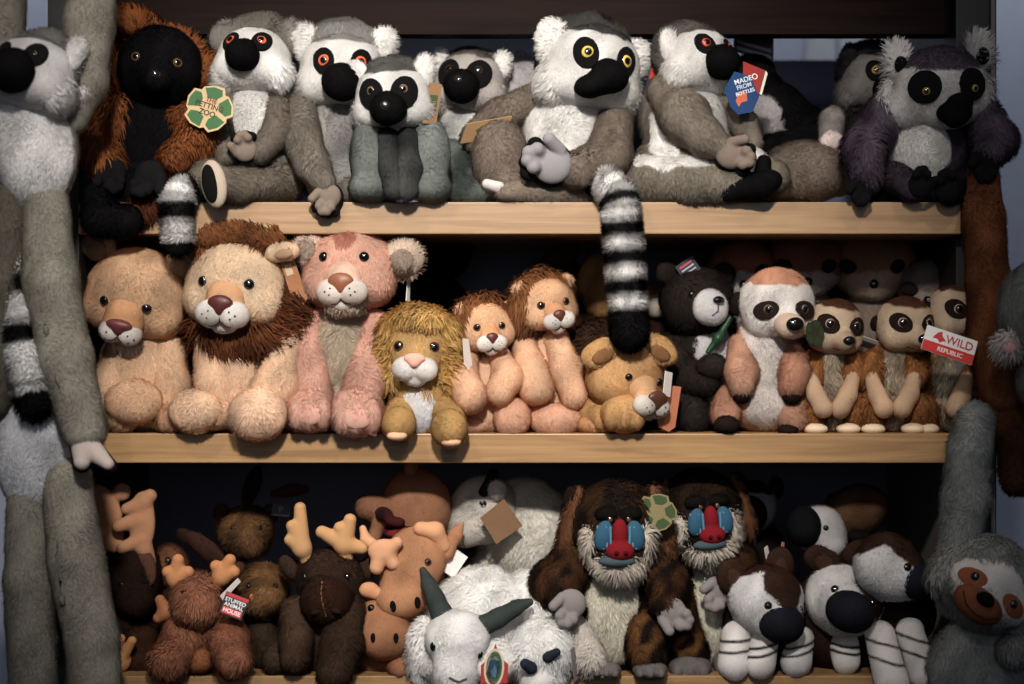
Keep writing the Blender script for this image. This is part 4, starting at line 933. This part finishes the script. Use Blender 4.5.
# tan moose front, above
t = Toy('plush_moose', 'tan plush moose with curled antler, its chin on a lower tan moose', 'plush moose', 410, 672, 62, MO); f = t.f
TC = (206, 146, 100)
h = Fr(f, 404, 566, -20, 1, 4, 6, -6)
sk = [E(h, 14, -12, 0, 30, 26, 26), E(h, 6, 4, -10, 32, 26, 26, roll=-20), E(h, -6, 28, -22, 26, 20, 24)]
t.part('head', sk, TC, fur=1.6, k=10)
for x0 in (-14, 10): t.patch('nostril', sk, h, x0, 28, 3.2, 6, BLK, k=10)
t.eye(sk, h, 24, -8, 4, (90, 60, 40), k=10); t.eye(sk, h, -10, -12, 3.6, k=10)
t.part('antler', [E(h, -18, -24, -26, 15, 11, 7)]+C(h, [(-16, -22, -26, 8), (-4, -30, -28, 6)])+C(h, [(-22, -18, -26, 8), (-26, -8, -28, 7)])+C(h, [(-14, -18, -26, 8), (-10, -10, -28, 6.5)])+C(h, [(-24, -26, -20, 6), (-34, -34, -14, 5), (-36, -44, -10, 3.5)]), (204, 146, 104), k=3)
t.part('antler', C(h, [(40, -18, -8, 8), (34, -34, -12, 9), (20, -38, -12, 7)]), TC, k=3)
t.part('ear', C(h, [(42, -10, -4, 8), (54, -26, -2, 6), (60, -34, 0, 3)]), TC, fur=1.5)
t.part('ear', C(f, [(373, 540, 0, 7), (380, 520, 0, 7), (380, 504, 6, 6)]), (170, 118, 80), fur=1.5)
t.part('torso', [E(f, 404, 630, 20, 36, 44, 26)], (180, 124, 84), fur=2)
t.tag(Fr(f, 453, 563, -20, 1, 10, 0, 35), [(-8, -13), (9, -13), (9, 12), (-8, 12)], (222, 218, 214), label='blank white care label')
# tan moose lower
t = Toy('plush_moose', 'tan plush moose with round snout, lowest of the pile left of the goat', 'plush moose', 385, 672, 30, MO); f = t.f
sk = [E(f, 385, 620, 0, 28, 30, 26), E(f, 385, 636, -18, 27, 24, 24)]
t.part('head', sk, (190, 130, 88), fur=1.6, k=8)
for x0 in (373, 396): t.patch('nostril', sk, f, x0, 638, 2.6, 5, BLK, k=8)
t.eye(sk, f, 371, 608, 4, k=8); t.eye(sk, f, 398, 606, 3.6, k=8)
t.part('antler', [E(f, 369, 590, -14, 10, 8, 7), E(f, 377, 594, -14, 8, 6, 6)], (196, 136, 92), k=3)
t.part('torso', [E(f, 380, 655, 12, 30, 22, 22)], (130, 84, 56), fur=2); t.part('leg', C(f, [(396, 662, -6, 13), (400, 668, -22, 11)]), (170, 112, 78), fur=2)

# goats
HN = (70, 78, 76); GW = (250, 248, 245)
t = Toy('plush_goat', 'white plush mountain goat with two long dark grey horns', 'plush goat', 475, 676, -10, GO); f = t.f
t.part('torso', [E(f, 482, 625, 46, 58, 58, 44), E(f, 470, 660, 10, 58, 26, 34)], GW, fur=6.5, stand=.75, jit=.06, lump=2.5)
h = Fr(f, 457, 650, -8, 1, -4, 24, 2)
sk = [E(h, 0, -14, 0, 32, 28, 28), E(h, 0, 14, -20, 23, 28, 22), E(h, 0, 36, -26, 20, 14, 18)]
t.part('head', sk, (250, 249, 247), fur=3.2, k=9)
t.part('cheek_fluff', [E(f, 424, 654, 12, 18, 36, 20)], GW, fur=7, jit=.06, stand=.8); t.part('cheek_fluff', [E(f, 492, 660, 14, 18, 26, 20)], GW, fur=8, stand=.8)
t.part('horn', C(f, [(444, 619, -10, 12), (436, 600, -4, 9.5), (428, 584, 4, 7.5), (423, 570, 14, 4)]), HN, k=3, fur=1.2, dens=.5)
t.part('horn', C(f, [(478, 628, -10, 11), (498, 618, -10, 9.5), (516, 608, -6, 7.5), (530, 602, 0, 4)]), HN, k=3, fur=1.2, dens=.5)
for x0, y0 in ((433, 647), (480, 655)): t.eye(sk, f, x0, y0, (3.6, 5), k=9)
t.line('nose', sk, f, [(450, 678), (458, 682), (466, 679)], 1.2, (80, 70, 72), k=9)
g = Fr(f, 494, 668, -44, 1, 6, 0, 4)
ov = lambda a, b, n=16: [(a*math.cos(i*2*math.pi/n), b*math.sin(i*2*math.pi/n)) for i in range(n)]
t.tag(g, [(-13, -2), (-4, -10), (0, -24), (4, -12), (14, -4), (14, 14), (-12, 16)], (170, 44, 44),
      [(ov(10, 19), (196, 184, 150)), ([(x, y) for x, y in ov(8, 16.5)], (40, 92, 74)), (ov(5.5, 12), (30, 78, 120)), ([(-3, 3), (0, -5), (3, 3), (2, 9), (-2, 9)], (110, 160, 190)), ([(-5, -8), (0, -12), (5, -8), (0, -6)], (196, 190, 160))], label='oval green, blue and red hang tag')
for a in t.root.children_recursive:
    pass
t = Toy('plush_goat', 'woolly white plush goat kid with two stubby dark horns', 'plush goat', 550, 676, 15, GO); f = t.f
t.part('torso', [E(f, 532, 620, 30, 46, 50, 38)], GW, fur=6.5, stand=.75, jit=.06, lump=2.5)
h = Fr(f, 540, 660, -10, 1, 10, 18, 12)
sk = [E(h, 0, -8, 0, 36, 34, 30), E(h, 4, 16, -20, 22, 20, 20)]
t.part('head', sk, GW, fur=6, k=9, stand=.7)
t.part('face', [E(h, -2, 14, -26, 19, 20, 16)], (236, 232, 230), fur=1.5)
for pts in ([(531, 668, -46, 6), (525, 664, -50, 5)], [(548, 657, -44, 5.5), (556, 652, -46, 4)]): t.part('horn', C(f, pts), (44, 52, 64), fur=.9)
t.eye(sk, f, 568, 674, (3, 5), k=9); t.eye(sk, f, 512, 676, (3, 5), k=9)
t.part('leg', C(f, [(575, 630, 10, 18), (590, 660, -14, 17)]), (226, 218, 208), fur=7, stand=.7)
t.part('hoof', [E(f, 606, 672, -22, 12, 7, 10)], (170, 164, 162))
t.tag(Fr(f, 575, 665, -30, 1, 60, 0, -14), [(-4, -18), (3, -18), (6, 16), (-4, 16)], (120, 110, 112))
t = Toy('plush_goat', 'white plush goat facing left behind the others, brown card tag over its cheek', 'plush goat', 515, 672, 110, GO); f = t.f
t.part('torso', [E(f, 528, 535, 10, 46, 58, 36, roll=-14), E(f, 510, 600, 20, 44, 70, 30)], (226, 220, 208), fur=6, stand=.7)
sk = [E(f, 484, 510, -14, 34, 34, 26), E(f, 466, 528, -26, 18, 18, 16)]
t.part('head', sk, (216, 208, 198), fur=4.5, k=8)
t.part('ear', [E(f, 497, 490, -40, 9, 9, 6)], (216, 210, 204), fur=3.5); t.part('horn', C(f, [(484, 492, -36, 5), (493, 474, -34, 5)]), (40, 38, 44), fur=1)
t.eye(sk, f, 483, 504, 4, k=8)
t.tag(Fr(f, 501, 521, -52, 1, 10, 0, -26), [(-17, -12), (12, -18), (17, 14), (-14, 18)], (122, 88, 58), label='plain brown card tag')

# mandrills
MD = (34, 23, 17)
def mandrill(label, x, Y, hx, hy, s, yaw=0, roll=0, dim=1.0, armL=None, armR=None, hands=(), legs=(), feet=()):
    t = Toy('plush_mandrill', label, 'plush mandrill', x, 676, Y, 'plush mandrills on the bottom shelf'); f = t.f
    mk = dict(mott=((120, 74, 34), 6, .36), jit=.34)
    t.part('torso', [E(f, x, 612, 6, 40, 62, 32)], MD, fur=5, paint=[(E(f, x+2, 612, -24, 26, 58, 26), (228, 221, 200))], jit=.2)
    h = Fr(f, hx, hy, -12, s, yaw, 4, roll)
    sk = [E(h, 0, -8, 6, 46, 44, 34), E(h, 0, 14, -14, 28, 26, 24)]
    t.part('head', sk, (34, 23, 17), fur=6, k=8, mott=((96, 60, 28), 9, .3), jit=.25)
    bd = t.part('beard', [E(h, 0, 30, -24, 25, 14, 17), E(h, -28, 8, -16, 8, 20, 12), E(h, 28, 8, -16, 8, 20, 12)], (204, 192, 178), fur=8, stand=.75, k=6)
    for sx in (-1, 1):
        pr = [E(h, sx*15.5, -4, -37, 9, 15, 7, roll=sx*-10)]
        c = t.part('cheek', pr, (40, 84, 110), k=1, h=1.2)
        ridges = []
        for i in range(4): ridges += C(h, [(sx*(9.5+i*4), -13, -43+i*1.6, 1.3), (sx*(9+i*3.4), 8, -43.5+i*1.6, 1.3)])
        t.part('cheek_ridges', ridges, (72, 124, 150), k=.5, parent=c, h=.8)
    nz = [E(h, 0, -6, -40, 8, 15, 8), E(h, 0, 10, -43, 14, 10, 10)]
    t.part('nose', nz, (118, 10, 22), k=4, h=1.2)
    t.part('nostrils', [E(h, -4.5, 10, -53, 2.2, 2, 2), E(h, 4.5, 10, -53, 2.2, 2, 2)], (70, 8, 16), k=0, h=.6)
    t.part('mouth', [E(h, -3, 20, -42, 18, 6, 8)], (62, 78, 84), k=1)
    for sx in (-1, 1):
        t.part('brow', [E(h, sx*11, -23, -24, 13, 8, 9)], (20, 16, 14), fur=2); t.ball('eye', h.p(sx*9, -19, -33), h.R @ np.array([0, -1., 0]), 4*s, ((90, 50, 20), (12, 10, 10)), (30, 180))
        t.part('ear', [E(h, sx*44, -30, 4, 9, 17, 6)], (40, 26, 18), fur=4)
        t.part('ruff', [E(h, sx*46, -8, 6, 9, 40, 12, roll=sx*-14)], (128, 82, 50), fur=7, stand=.7)
    for a in (armL, armR):
        if a: t.part('arm', C(f, a), MD, fur=5, **mk)
    for a in hands: hand(t, f, *a, col=(126, 118, 116))
    for a in legs: t.part('leg', C(f, a), MD, fur=5, mott=((150, 98, 42), 6, .5), jit=.34)
    for a in feet:
        ft = t.part('foot', [E(f, *a)]+[E(f, a[0]+q*a[3]*.6, a[1]+3, a[2]-8, a[3]*.3, a[4]*.6, 9) for q in (-1, 0, 1)], (124, 116, 114), fur=1.5, k=3)
    return t, f, h
t, f, h = mandrill('plush mandrill with red nose and blue cheeks, round green tag beside its ear', 612, 35, 616, 533, 1.0, 2, 0,
    armL=[(574, 560, 0, 22), (556, 585, -14, 26), (568, 602, -30, 16)], armR=[(650, 560, 0, 20), (666, 585, -14, 22), (664, 604, -28, 15)],
    hands=[(571, 604, -42, 1.35, 20), (671, 612, -36, 1.35, -60)], legs=[[(576, 640, -8, 15), (590, 664, -26, 13)], [(644, 630, -12, 22), (646, 655, -30, 19)]],
    feet=[(606, 670, -38, 15, 8, 12), (650, 670, -42, 17, 9, 12)])
recycle_tag(t, f, 657, 512, -34, .85, -14, 0, 14, col=(126, 112, 70), green=(54, 74, 40), words=False, label='green and tan recycling arrow tag')
mandrill('plush mandrill with red nose and blue cheeks, directly left of the okapis', 706, 70, 702, 519, .92, 8, -4,
    armL=[(682, 580, 0, 20), (676, 610, -14, 22), (684, 626, -24, 16)], armR=[(738, 560, 0, 18), (746, 590, -10, 18)],
    hands=[(720, 590, -44, 1.3, 30)], legs=[[(684, 630, -10, 20), (690, 655, -34, 18)], [(738, 636, -4, 16), (734, 656, -20, 14)]],
    feet=[(690, 668, -46, 21, 13, 14), (728, 664, -30, 16, 12, 12)])

# okapis
OB = (66, 42, 30)
def okapi(label, x, Y, hx, hy, s, yaw, pitch, roll, sx_, legs=(), ears=(), body=None, tags=True):
    t = Toy('plush_okapi', label, 'plush okapi', x, 676, Y, OK_); f = t.f
    t.part('torso', body or [E(f, x, 628, 10, 42, 44, 30)], (50, 32, 24), fur=3)
    h = Fr(f, hx, hy, -14, s, yaw, pitch, roll)
    sk = [E(h, 0, 0, 0, 37, 34, 32), E(h, 0, 10, -20, 24, 22, 22)]
    t.part('head', sk, (230, 227, 226), fur=3.2, k=10, paint=[(E(h, sx_, -20, 0, 23, 42, 46), OB), (E(h, 0, -34, 20, 50, 24, 34), OB)])
    t.part('muzzle', [E(h, 0, 12, -31, 23, 19, 20)], (34, 36, 46), fur=1.3, h=1.6)
    for sx in (-1, 1):
        t.eye(sk, h, sx*19, -3, 4.4, None, k=10)
    for (ex, ey, ed, rx, ry, ro) in ears:
        e = t.part('ear', [E(f, ex, ey, ed, rx, ry, 7, roll=ro)], (62, 40, 28), fur=3)
        t.part('inner_ear', [E(f, ex+2, ey+3, ed-6, rx*.5, ry*.6, 3, roll=ro)], (78, 50, 35), fur=2, parent=e)
    for pts in legs:
        a, b = np.array(pts[0][:3]), np.array(pts[1][:3]); rl = math.degrees(math.atan2(b[0]-a[0], b[1]-a[1]))
        rings = [(E(f, *(a+(b-a)*q), 30, 1.5, 30, roll=rl), (20, 17, 17)) for q in (.12, .5)]
        t.part('leg', C(f, [tuple(pts[0]), tuple(pts[1])]), (236, 231, 228), fur=1.4, paint=rings, edge=.4)
    return t, f, h
t, f, h = okapi('brown and white plush okapi with upright brown ears and slate muzzle, beside the mandrill', 764, 28, 766, 600, 1.04, 26, 12, 10, 0,
    legs=[[(736, 636, -16, 15), (734, 664, -28, 16)], [(764, 642, -20, 14), (760, 664, -32, 15)]], ears=[(734, 577, -14, 17, 20, -30), (778, 568, 0, 15, 22, 14)])
t.tag(Fr(f, 768, 556, 0, 1, 50, 0, -20), [(-3, -10), (3, -10), (4, 12), (-4, 12)], (206, 196, 190)); t.tag(Fr(f, 783, 552, 4, 1, 50, 0, 4), [(-2, -10), (2, -10), (3, 12), (-3, 12)], (186, 110, 90))
t, f, h = okapi('plush okapi with round white face ring and dark muzzle, middle of the front three', 838, 40, 844, 600, 1.06, 6, -10, 20, 14,
    legs=[[(800, 640, -14, 14), (796, 662, -34, 15)], [(844, 642, -14, 14), (846, 660, -24, 14)]], ears=[(822, 560, -8, 19, 13, 24)])
t, f, h = okapi('brown plush okapi turned to the right, beside the raised grey sloth arm', 900, 20, 886, 566, .98, 56, 0, 0, 0,
    legs=[[(880, 636, -14, 15), (892, 684, -40, 17)], [(910, 632, -14, 14), (924, 676, -34, 15)]], ears=[(862, 552, 0, 20, 13, -14)], body=[E(f, 892, 612, 16, 44, 38, 32), E(f, 890, 648, 26, 40, 28, 24)])
t = Toy('plush_okapi', 'brown plush okapi lying on top of the others, black muzzle pointing left', 'plush okapi', 825, 672, 100, OK_); f = t.f
t.part('torso', [E(f, 854, 512, 6, 36, 26, 30, roll=-20), E(f, 850, 590, 30, 40, 70, 26)], (104, 72, 44), fur=3, mott=((66, 42, 26), 12, .6))
sk = [E(f, 822, 532, -14, 24, 28, 24, roll=-24), E(f, 828, 546, -18, 18, 14, 18)]
t.part('head', sk, (206, 200, 200), fur=2); t.part('muzzle', [E(f, 804, 527, -28, 18, 20, 18)], (20, 22, 26), fur=1.3); t.eye(sk, f, 826, 528, 3)
t.part('ear', [E(f, 858, 536, -20, 12, 6, 5)], (30, 22, 20), fur=2)
t.part('leg', C(f, [(840, 552, -20, 12), (812, 590, -10, 12)]), (50, 32, 24), fur=2)
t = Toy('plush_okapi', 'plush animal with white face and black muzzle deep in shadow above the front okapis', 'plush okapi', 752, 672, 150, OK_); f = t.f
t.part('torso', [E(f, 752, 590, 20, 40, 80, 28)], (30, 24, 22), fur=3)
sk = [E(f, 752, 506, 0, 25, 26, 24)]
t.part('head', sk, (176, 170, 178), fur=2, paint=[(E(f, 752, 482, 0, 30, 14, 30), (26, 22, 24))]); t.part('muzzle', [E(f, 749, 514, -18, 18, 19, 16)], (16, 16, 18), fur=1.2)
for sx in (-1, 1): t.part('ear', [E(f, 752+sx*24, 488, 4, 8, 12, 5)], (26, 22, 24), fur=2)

# ================================================================ HANGING AT THE SIDES
HG = 'long-armed plush toys hanging at the sides'
LG = (160, 154, 140)
t = Toy('plush_lemur', 'long-armed grey-white plush lemur hanging at the top left, arm stretched up', 'plush lemur', 50, 460, -100, HG); f = t.f
t.part('torso', [E(f, 36, 150, 0, 42, 62, 30), E(f, 20, 110, 0, 40, 44, 28)], (232, 230, 228), fur=4, paint=[(E(f, 80, 140, 20, 16, 90, 30), LG)])
h = Fr(f, 36, 76, -14, 1, -14, -18, 6)
lemur_head(t, f, 34, 74, -16, 1.12, -14, -16, 6, iris=(196, 150, 50), cap=(110, 108, 104), muz=1.18, white=(214, 210, 210), eyer=3.6, ear=(206, 204, 202), earr=10)
t.part('cheek_fluff', [E(f, 76, 92, -6, 14, 12, 10)], (220, 216, 214), fur=6)
t.part('arm', C(f, [(70, 118, 6, 18), (84, 80, 10, 24), (90, 20, 10, 24), (98, -60, 10, 23)]), LG, fur=3.5)
t.part('arm', C(f, [(0, 118, 6, 18), (2, 40, 10, 22), (8, -60, 10, 22)]), LG, fur=3.5)
t.part('leg', C(f, [(46, 200, 0, 22), (50, 280, -6, 27), (66, 360, -8, 26), (84, 430, -10, 22)]), LG, fur=3.5)
t.part('leg_seam', C(f, [(34, 262, -30, 1.6), (46, 330, -34, 1.6), (58, 380, -33, 1.6), (72, 430, -30, 1.6)]), (104, 100, 88))
t.part('leg', C(f, [(8, 200, 4, 22), (0, 290, 0, 24), (-10, 400, 0, 22)]), (112, 106, 92), fur=3.5)
fo = t.part('foot', C(f, [(84, 444, -16, 14), (82, 462, -24, 8)])+C(f, [(90, 448, -16, 12), (108, 464, -24, 6)]), (176, 160, 152), fur=0, k=3)
t.part('palm_rim', C(f, [(84, 446, -10, 15), (82, 464, -18, 9)])+C(f, [(90, 450, -10, 13), (110, 466, -18, 7.5)]), BLK, k=3, parent=fo)
striped(t, f, [(34, 200, 20, 12), (20, 240, 10, 13), (14, 275, 0, 14), (16, 296, -4, 14), (20, 322, -8, 15), (22, 344, -8, 16), (32, 384, -12, 18), (36, 404, -12, 14)], first=1, fur=7)
t.tag(Fr(f, 79, 58, -6, 1, 40, 0, -14), [(-6, -22), (4, -22), (8, 12), (0, 18)], (176, 60, 62), label='red card tag edge')
t = Toy('plush_lemur', 'second long-legged grey and white plush lemur, hanging lower at the far left edge', 'plush lemur', 45, 700, -75, HG); f = t.f
t.part('torso', [E(f, 34, 432, 0, 44, 82, 32)], (222, 223, 228), fur=4)
lemur_head(t, f, -4, 352, -6, .9, -6, 6, 0, iris=(150, 110, 40), cap=(110, 108, 104), earr=9, white=(206, 204, 206))
t.part('leg', C(f, [(28, 500, -2, 20), (28, 580, -6, 23), (34, 700, -6, 24)]), LG, fur=4)
t.part('leg', C(f, [(66, 480, -6, 24), (76, 560, -12, 27), (92, 640, -14, 26), (98, 720, -14, 25)]), (162, 156, 142), fur=4)
t.part('leg_seam', C(f, [(56, 520, -36, 1.6), (62, 600, -40, 1.6), (78, 690, -40, 1.6)]), (100, 96, 86))
t.part('arm', C(f, [(2, 400, 4, 16), (-24, 470, 4, 15)]), LG, fur=4)
t = Toy('plush_orangutan', 'dark rust-brown long plush arm hanging down past the right end of the shelves', 'plush ape', 985, 470, -15, HG); f = t.f
RB = (136, 78, 42)
t.part('arm', C(f, [(982, 178, 10, 17), (984, 220, 0, 20), (988, 280, -2, 21), (992, 340, 0, 24), (1006, 390, 4, 26)]), RB, fur=4, mott=((96, 52, 28), 14, .6))
t.part('torso', [E(f, 1030, 410, 10, 46, 60, 28)], (84, 46, 26), fur=6, mott=((120, 70, 32), 10, .4))
t.part('leg', C(f, [(1018, 440, 0, 20), (1016, 480, -4, 16)]), (80, 46, 26), fur=5)
t = Toy('plush_opossum', 'grey plush animal with pink fluffy white ear at the right edge of the picture', 'plush animal', 1030, 380, -70, HG); f = t.f
t.part('head', [E(f, 1040, 312, 0, 42, 52, 28)], (132, 134, 130), fur=5)
e = t.part('ear', [E(f, 1007, 346, -18, 13, 14, 7)], (206, 196, 194), fur=9, stand=.9, comb=(-.5, -.2, -.3)); t.part('inner_ear', [E(f, 1009, 348, -26, 7, 6, 3)], (190, 130, 128), parent=e)
t.part('torso', [E(f, 1060, 380, 10, 44, 40, 28)], (120, 120, 118), fur=5)
# sloth
SG = (160, 163, 160)
t = Toy('plush_sloth', 'grey plush sloth with pale face and rust eye stripes, one arm raised', 'plush sloth', 985, 700, -35, HG); f = t.f
t.part('torso', [E(f, 985, 672, 6, 58, 56, 34), E(f, 1000, 640, 6, 50, 40, 30)], SG, fur=6, mott=((116, 122, 124), 15, .5))
t.part('arm', C(f, [(956, 600, 6, 18), (958, 560, 0, 20), (965, 500, -2, 22), (970, 450, 2, 21), (976, 420, 8, 18)]), SG, fur=6, mott=((122, 128, 128), 14, .5))
h = Fr(f, 990, 584, -16, 1, -6, 0, 36)
sk = [E(h, 0, 0, 0, 50, 46, 36), E(h, -2, 14, -22, 34, 24, 20)]
t.part('head', sk, (160, 162, 158), fur=7, k=8, stand=.7)
face = [E(h, 0, 6, -20, 43, 30, 26), E(h, 0, -8, -18, 26, 22, 24)]
t.part('face', face, (244, 238, 232), fur=1.8, k=6)
mzs = [E(h, -6, 22, -40, 25, 17, 14)]
t.part('muzzle', mzs, (146, 82, 50), fur=1.3)
t.part('nose', [E(h, -6, 14, -54, 9, 6.5, 5)], BLK, fur=.8)
t.line('mouth', mzs, h, [(-26, 20), (-18, 28), (-6, 31), (6, 29), (14, 22)], .9, (60, 30, 20))
for sx in (-1, 1):
    t.patch('eye_stripe', face, h, sx*24-2, 4, 15, 9, (134, 72, 42), roll=sx*20, k=6); t.eye(face, h, sx*22-2, 2, 5, k=6)
    t.part('cheek_fluff', [E(h, sx*44, 10, -2, 12, 26, 14)], (176, 176, 172), fur=9, stand=.8)
t.part('arm', C(f, [(1030, 640, -4, 22), (1012, 650, -30, 16)]), (150, 150, 148), fur=7)
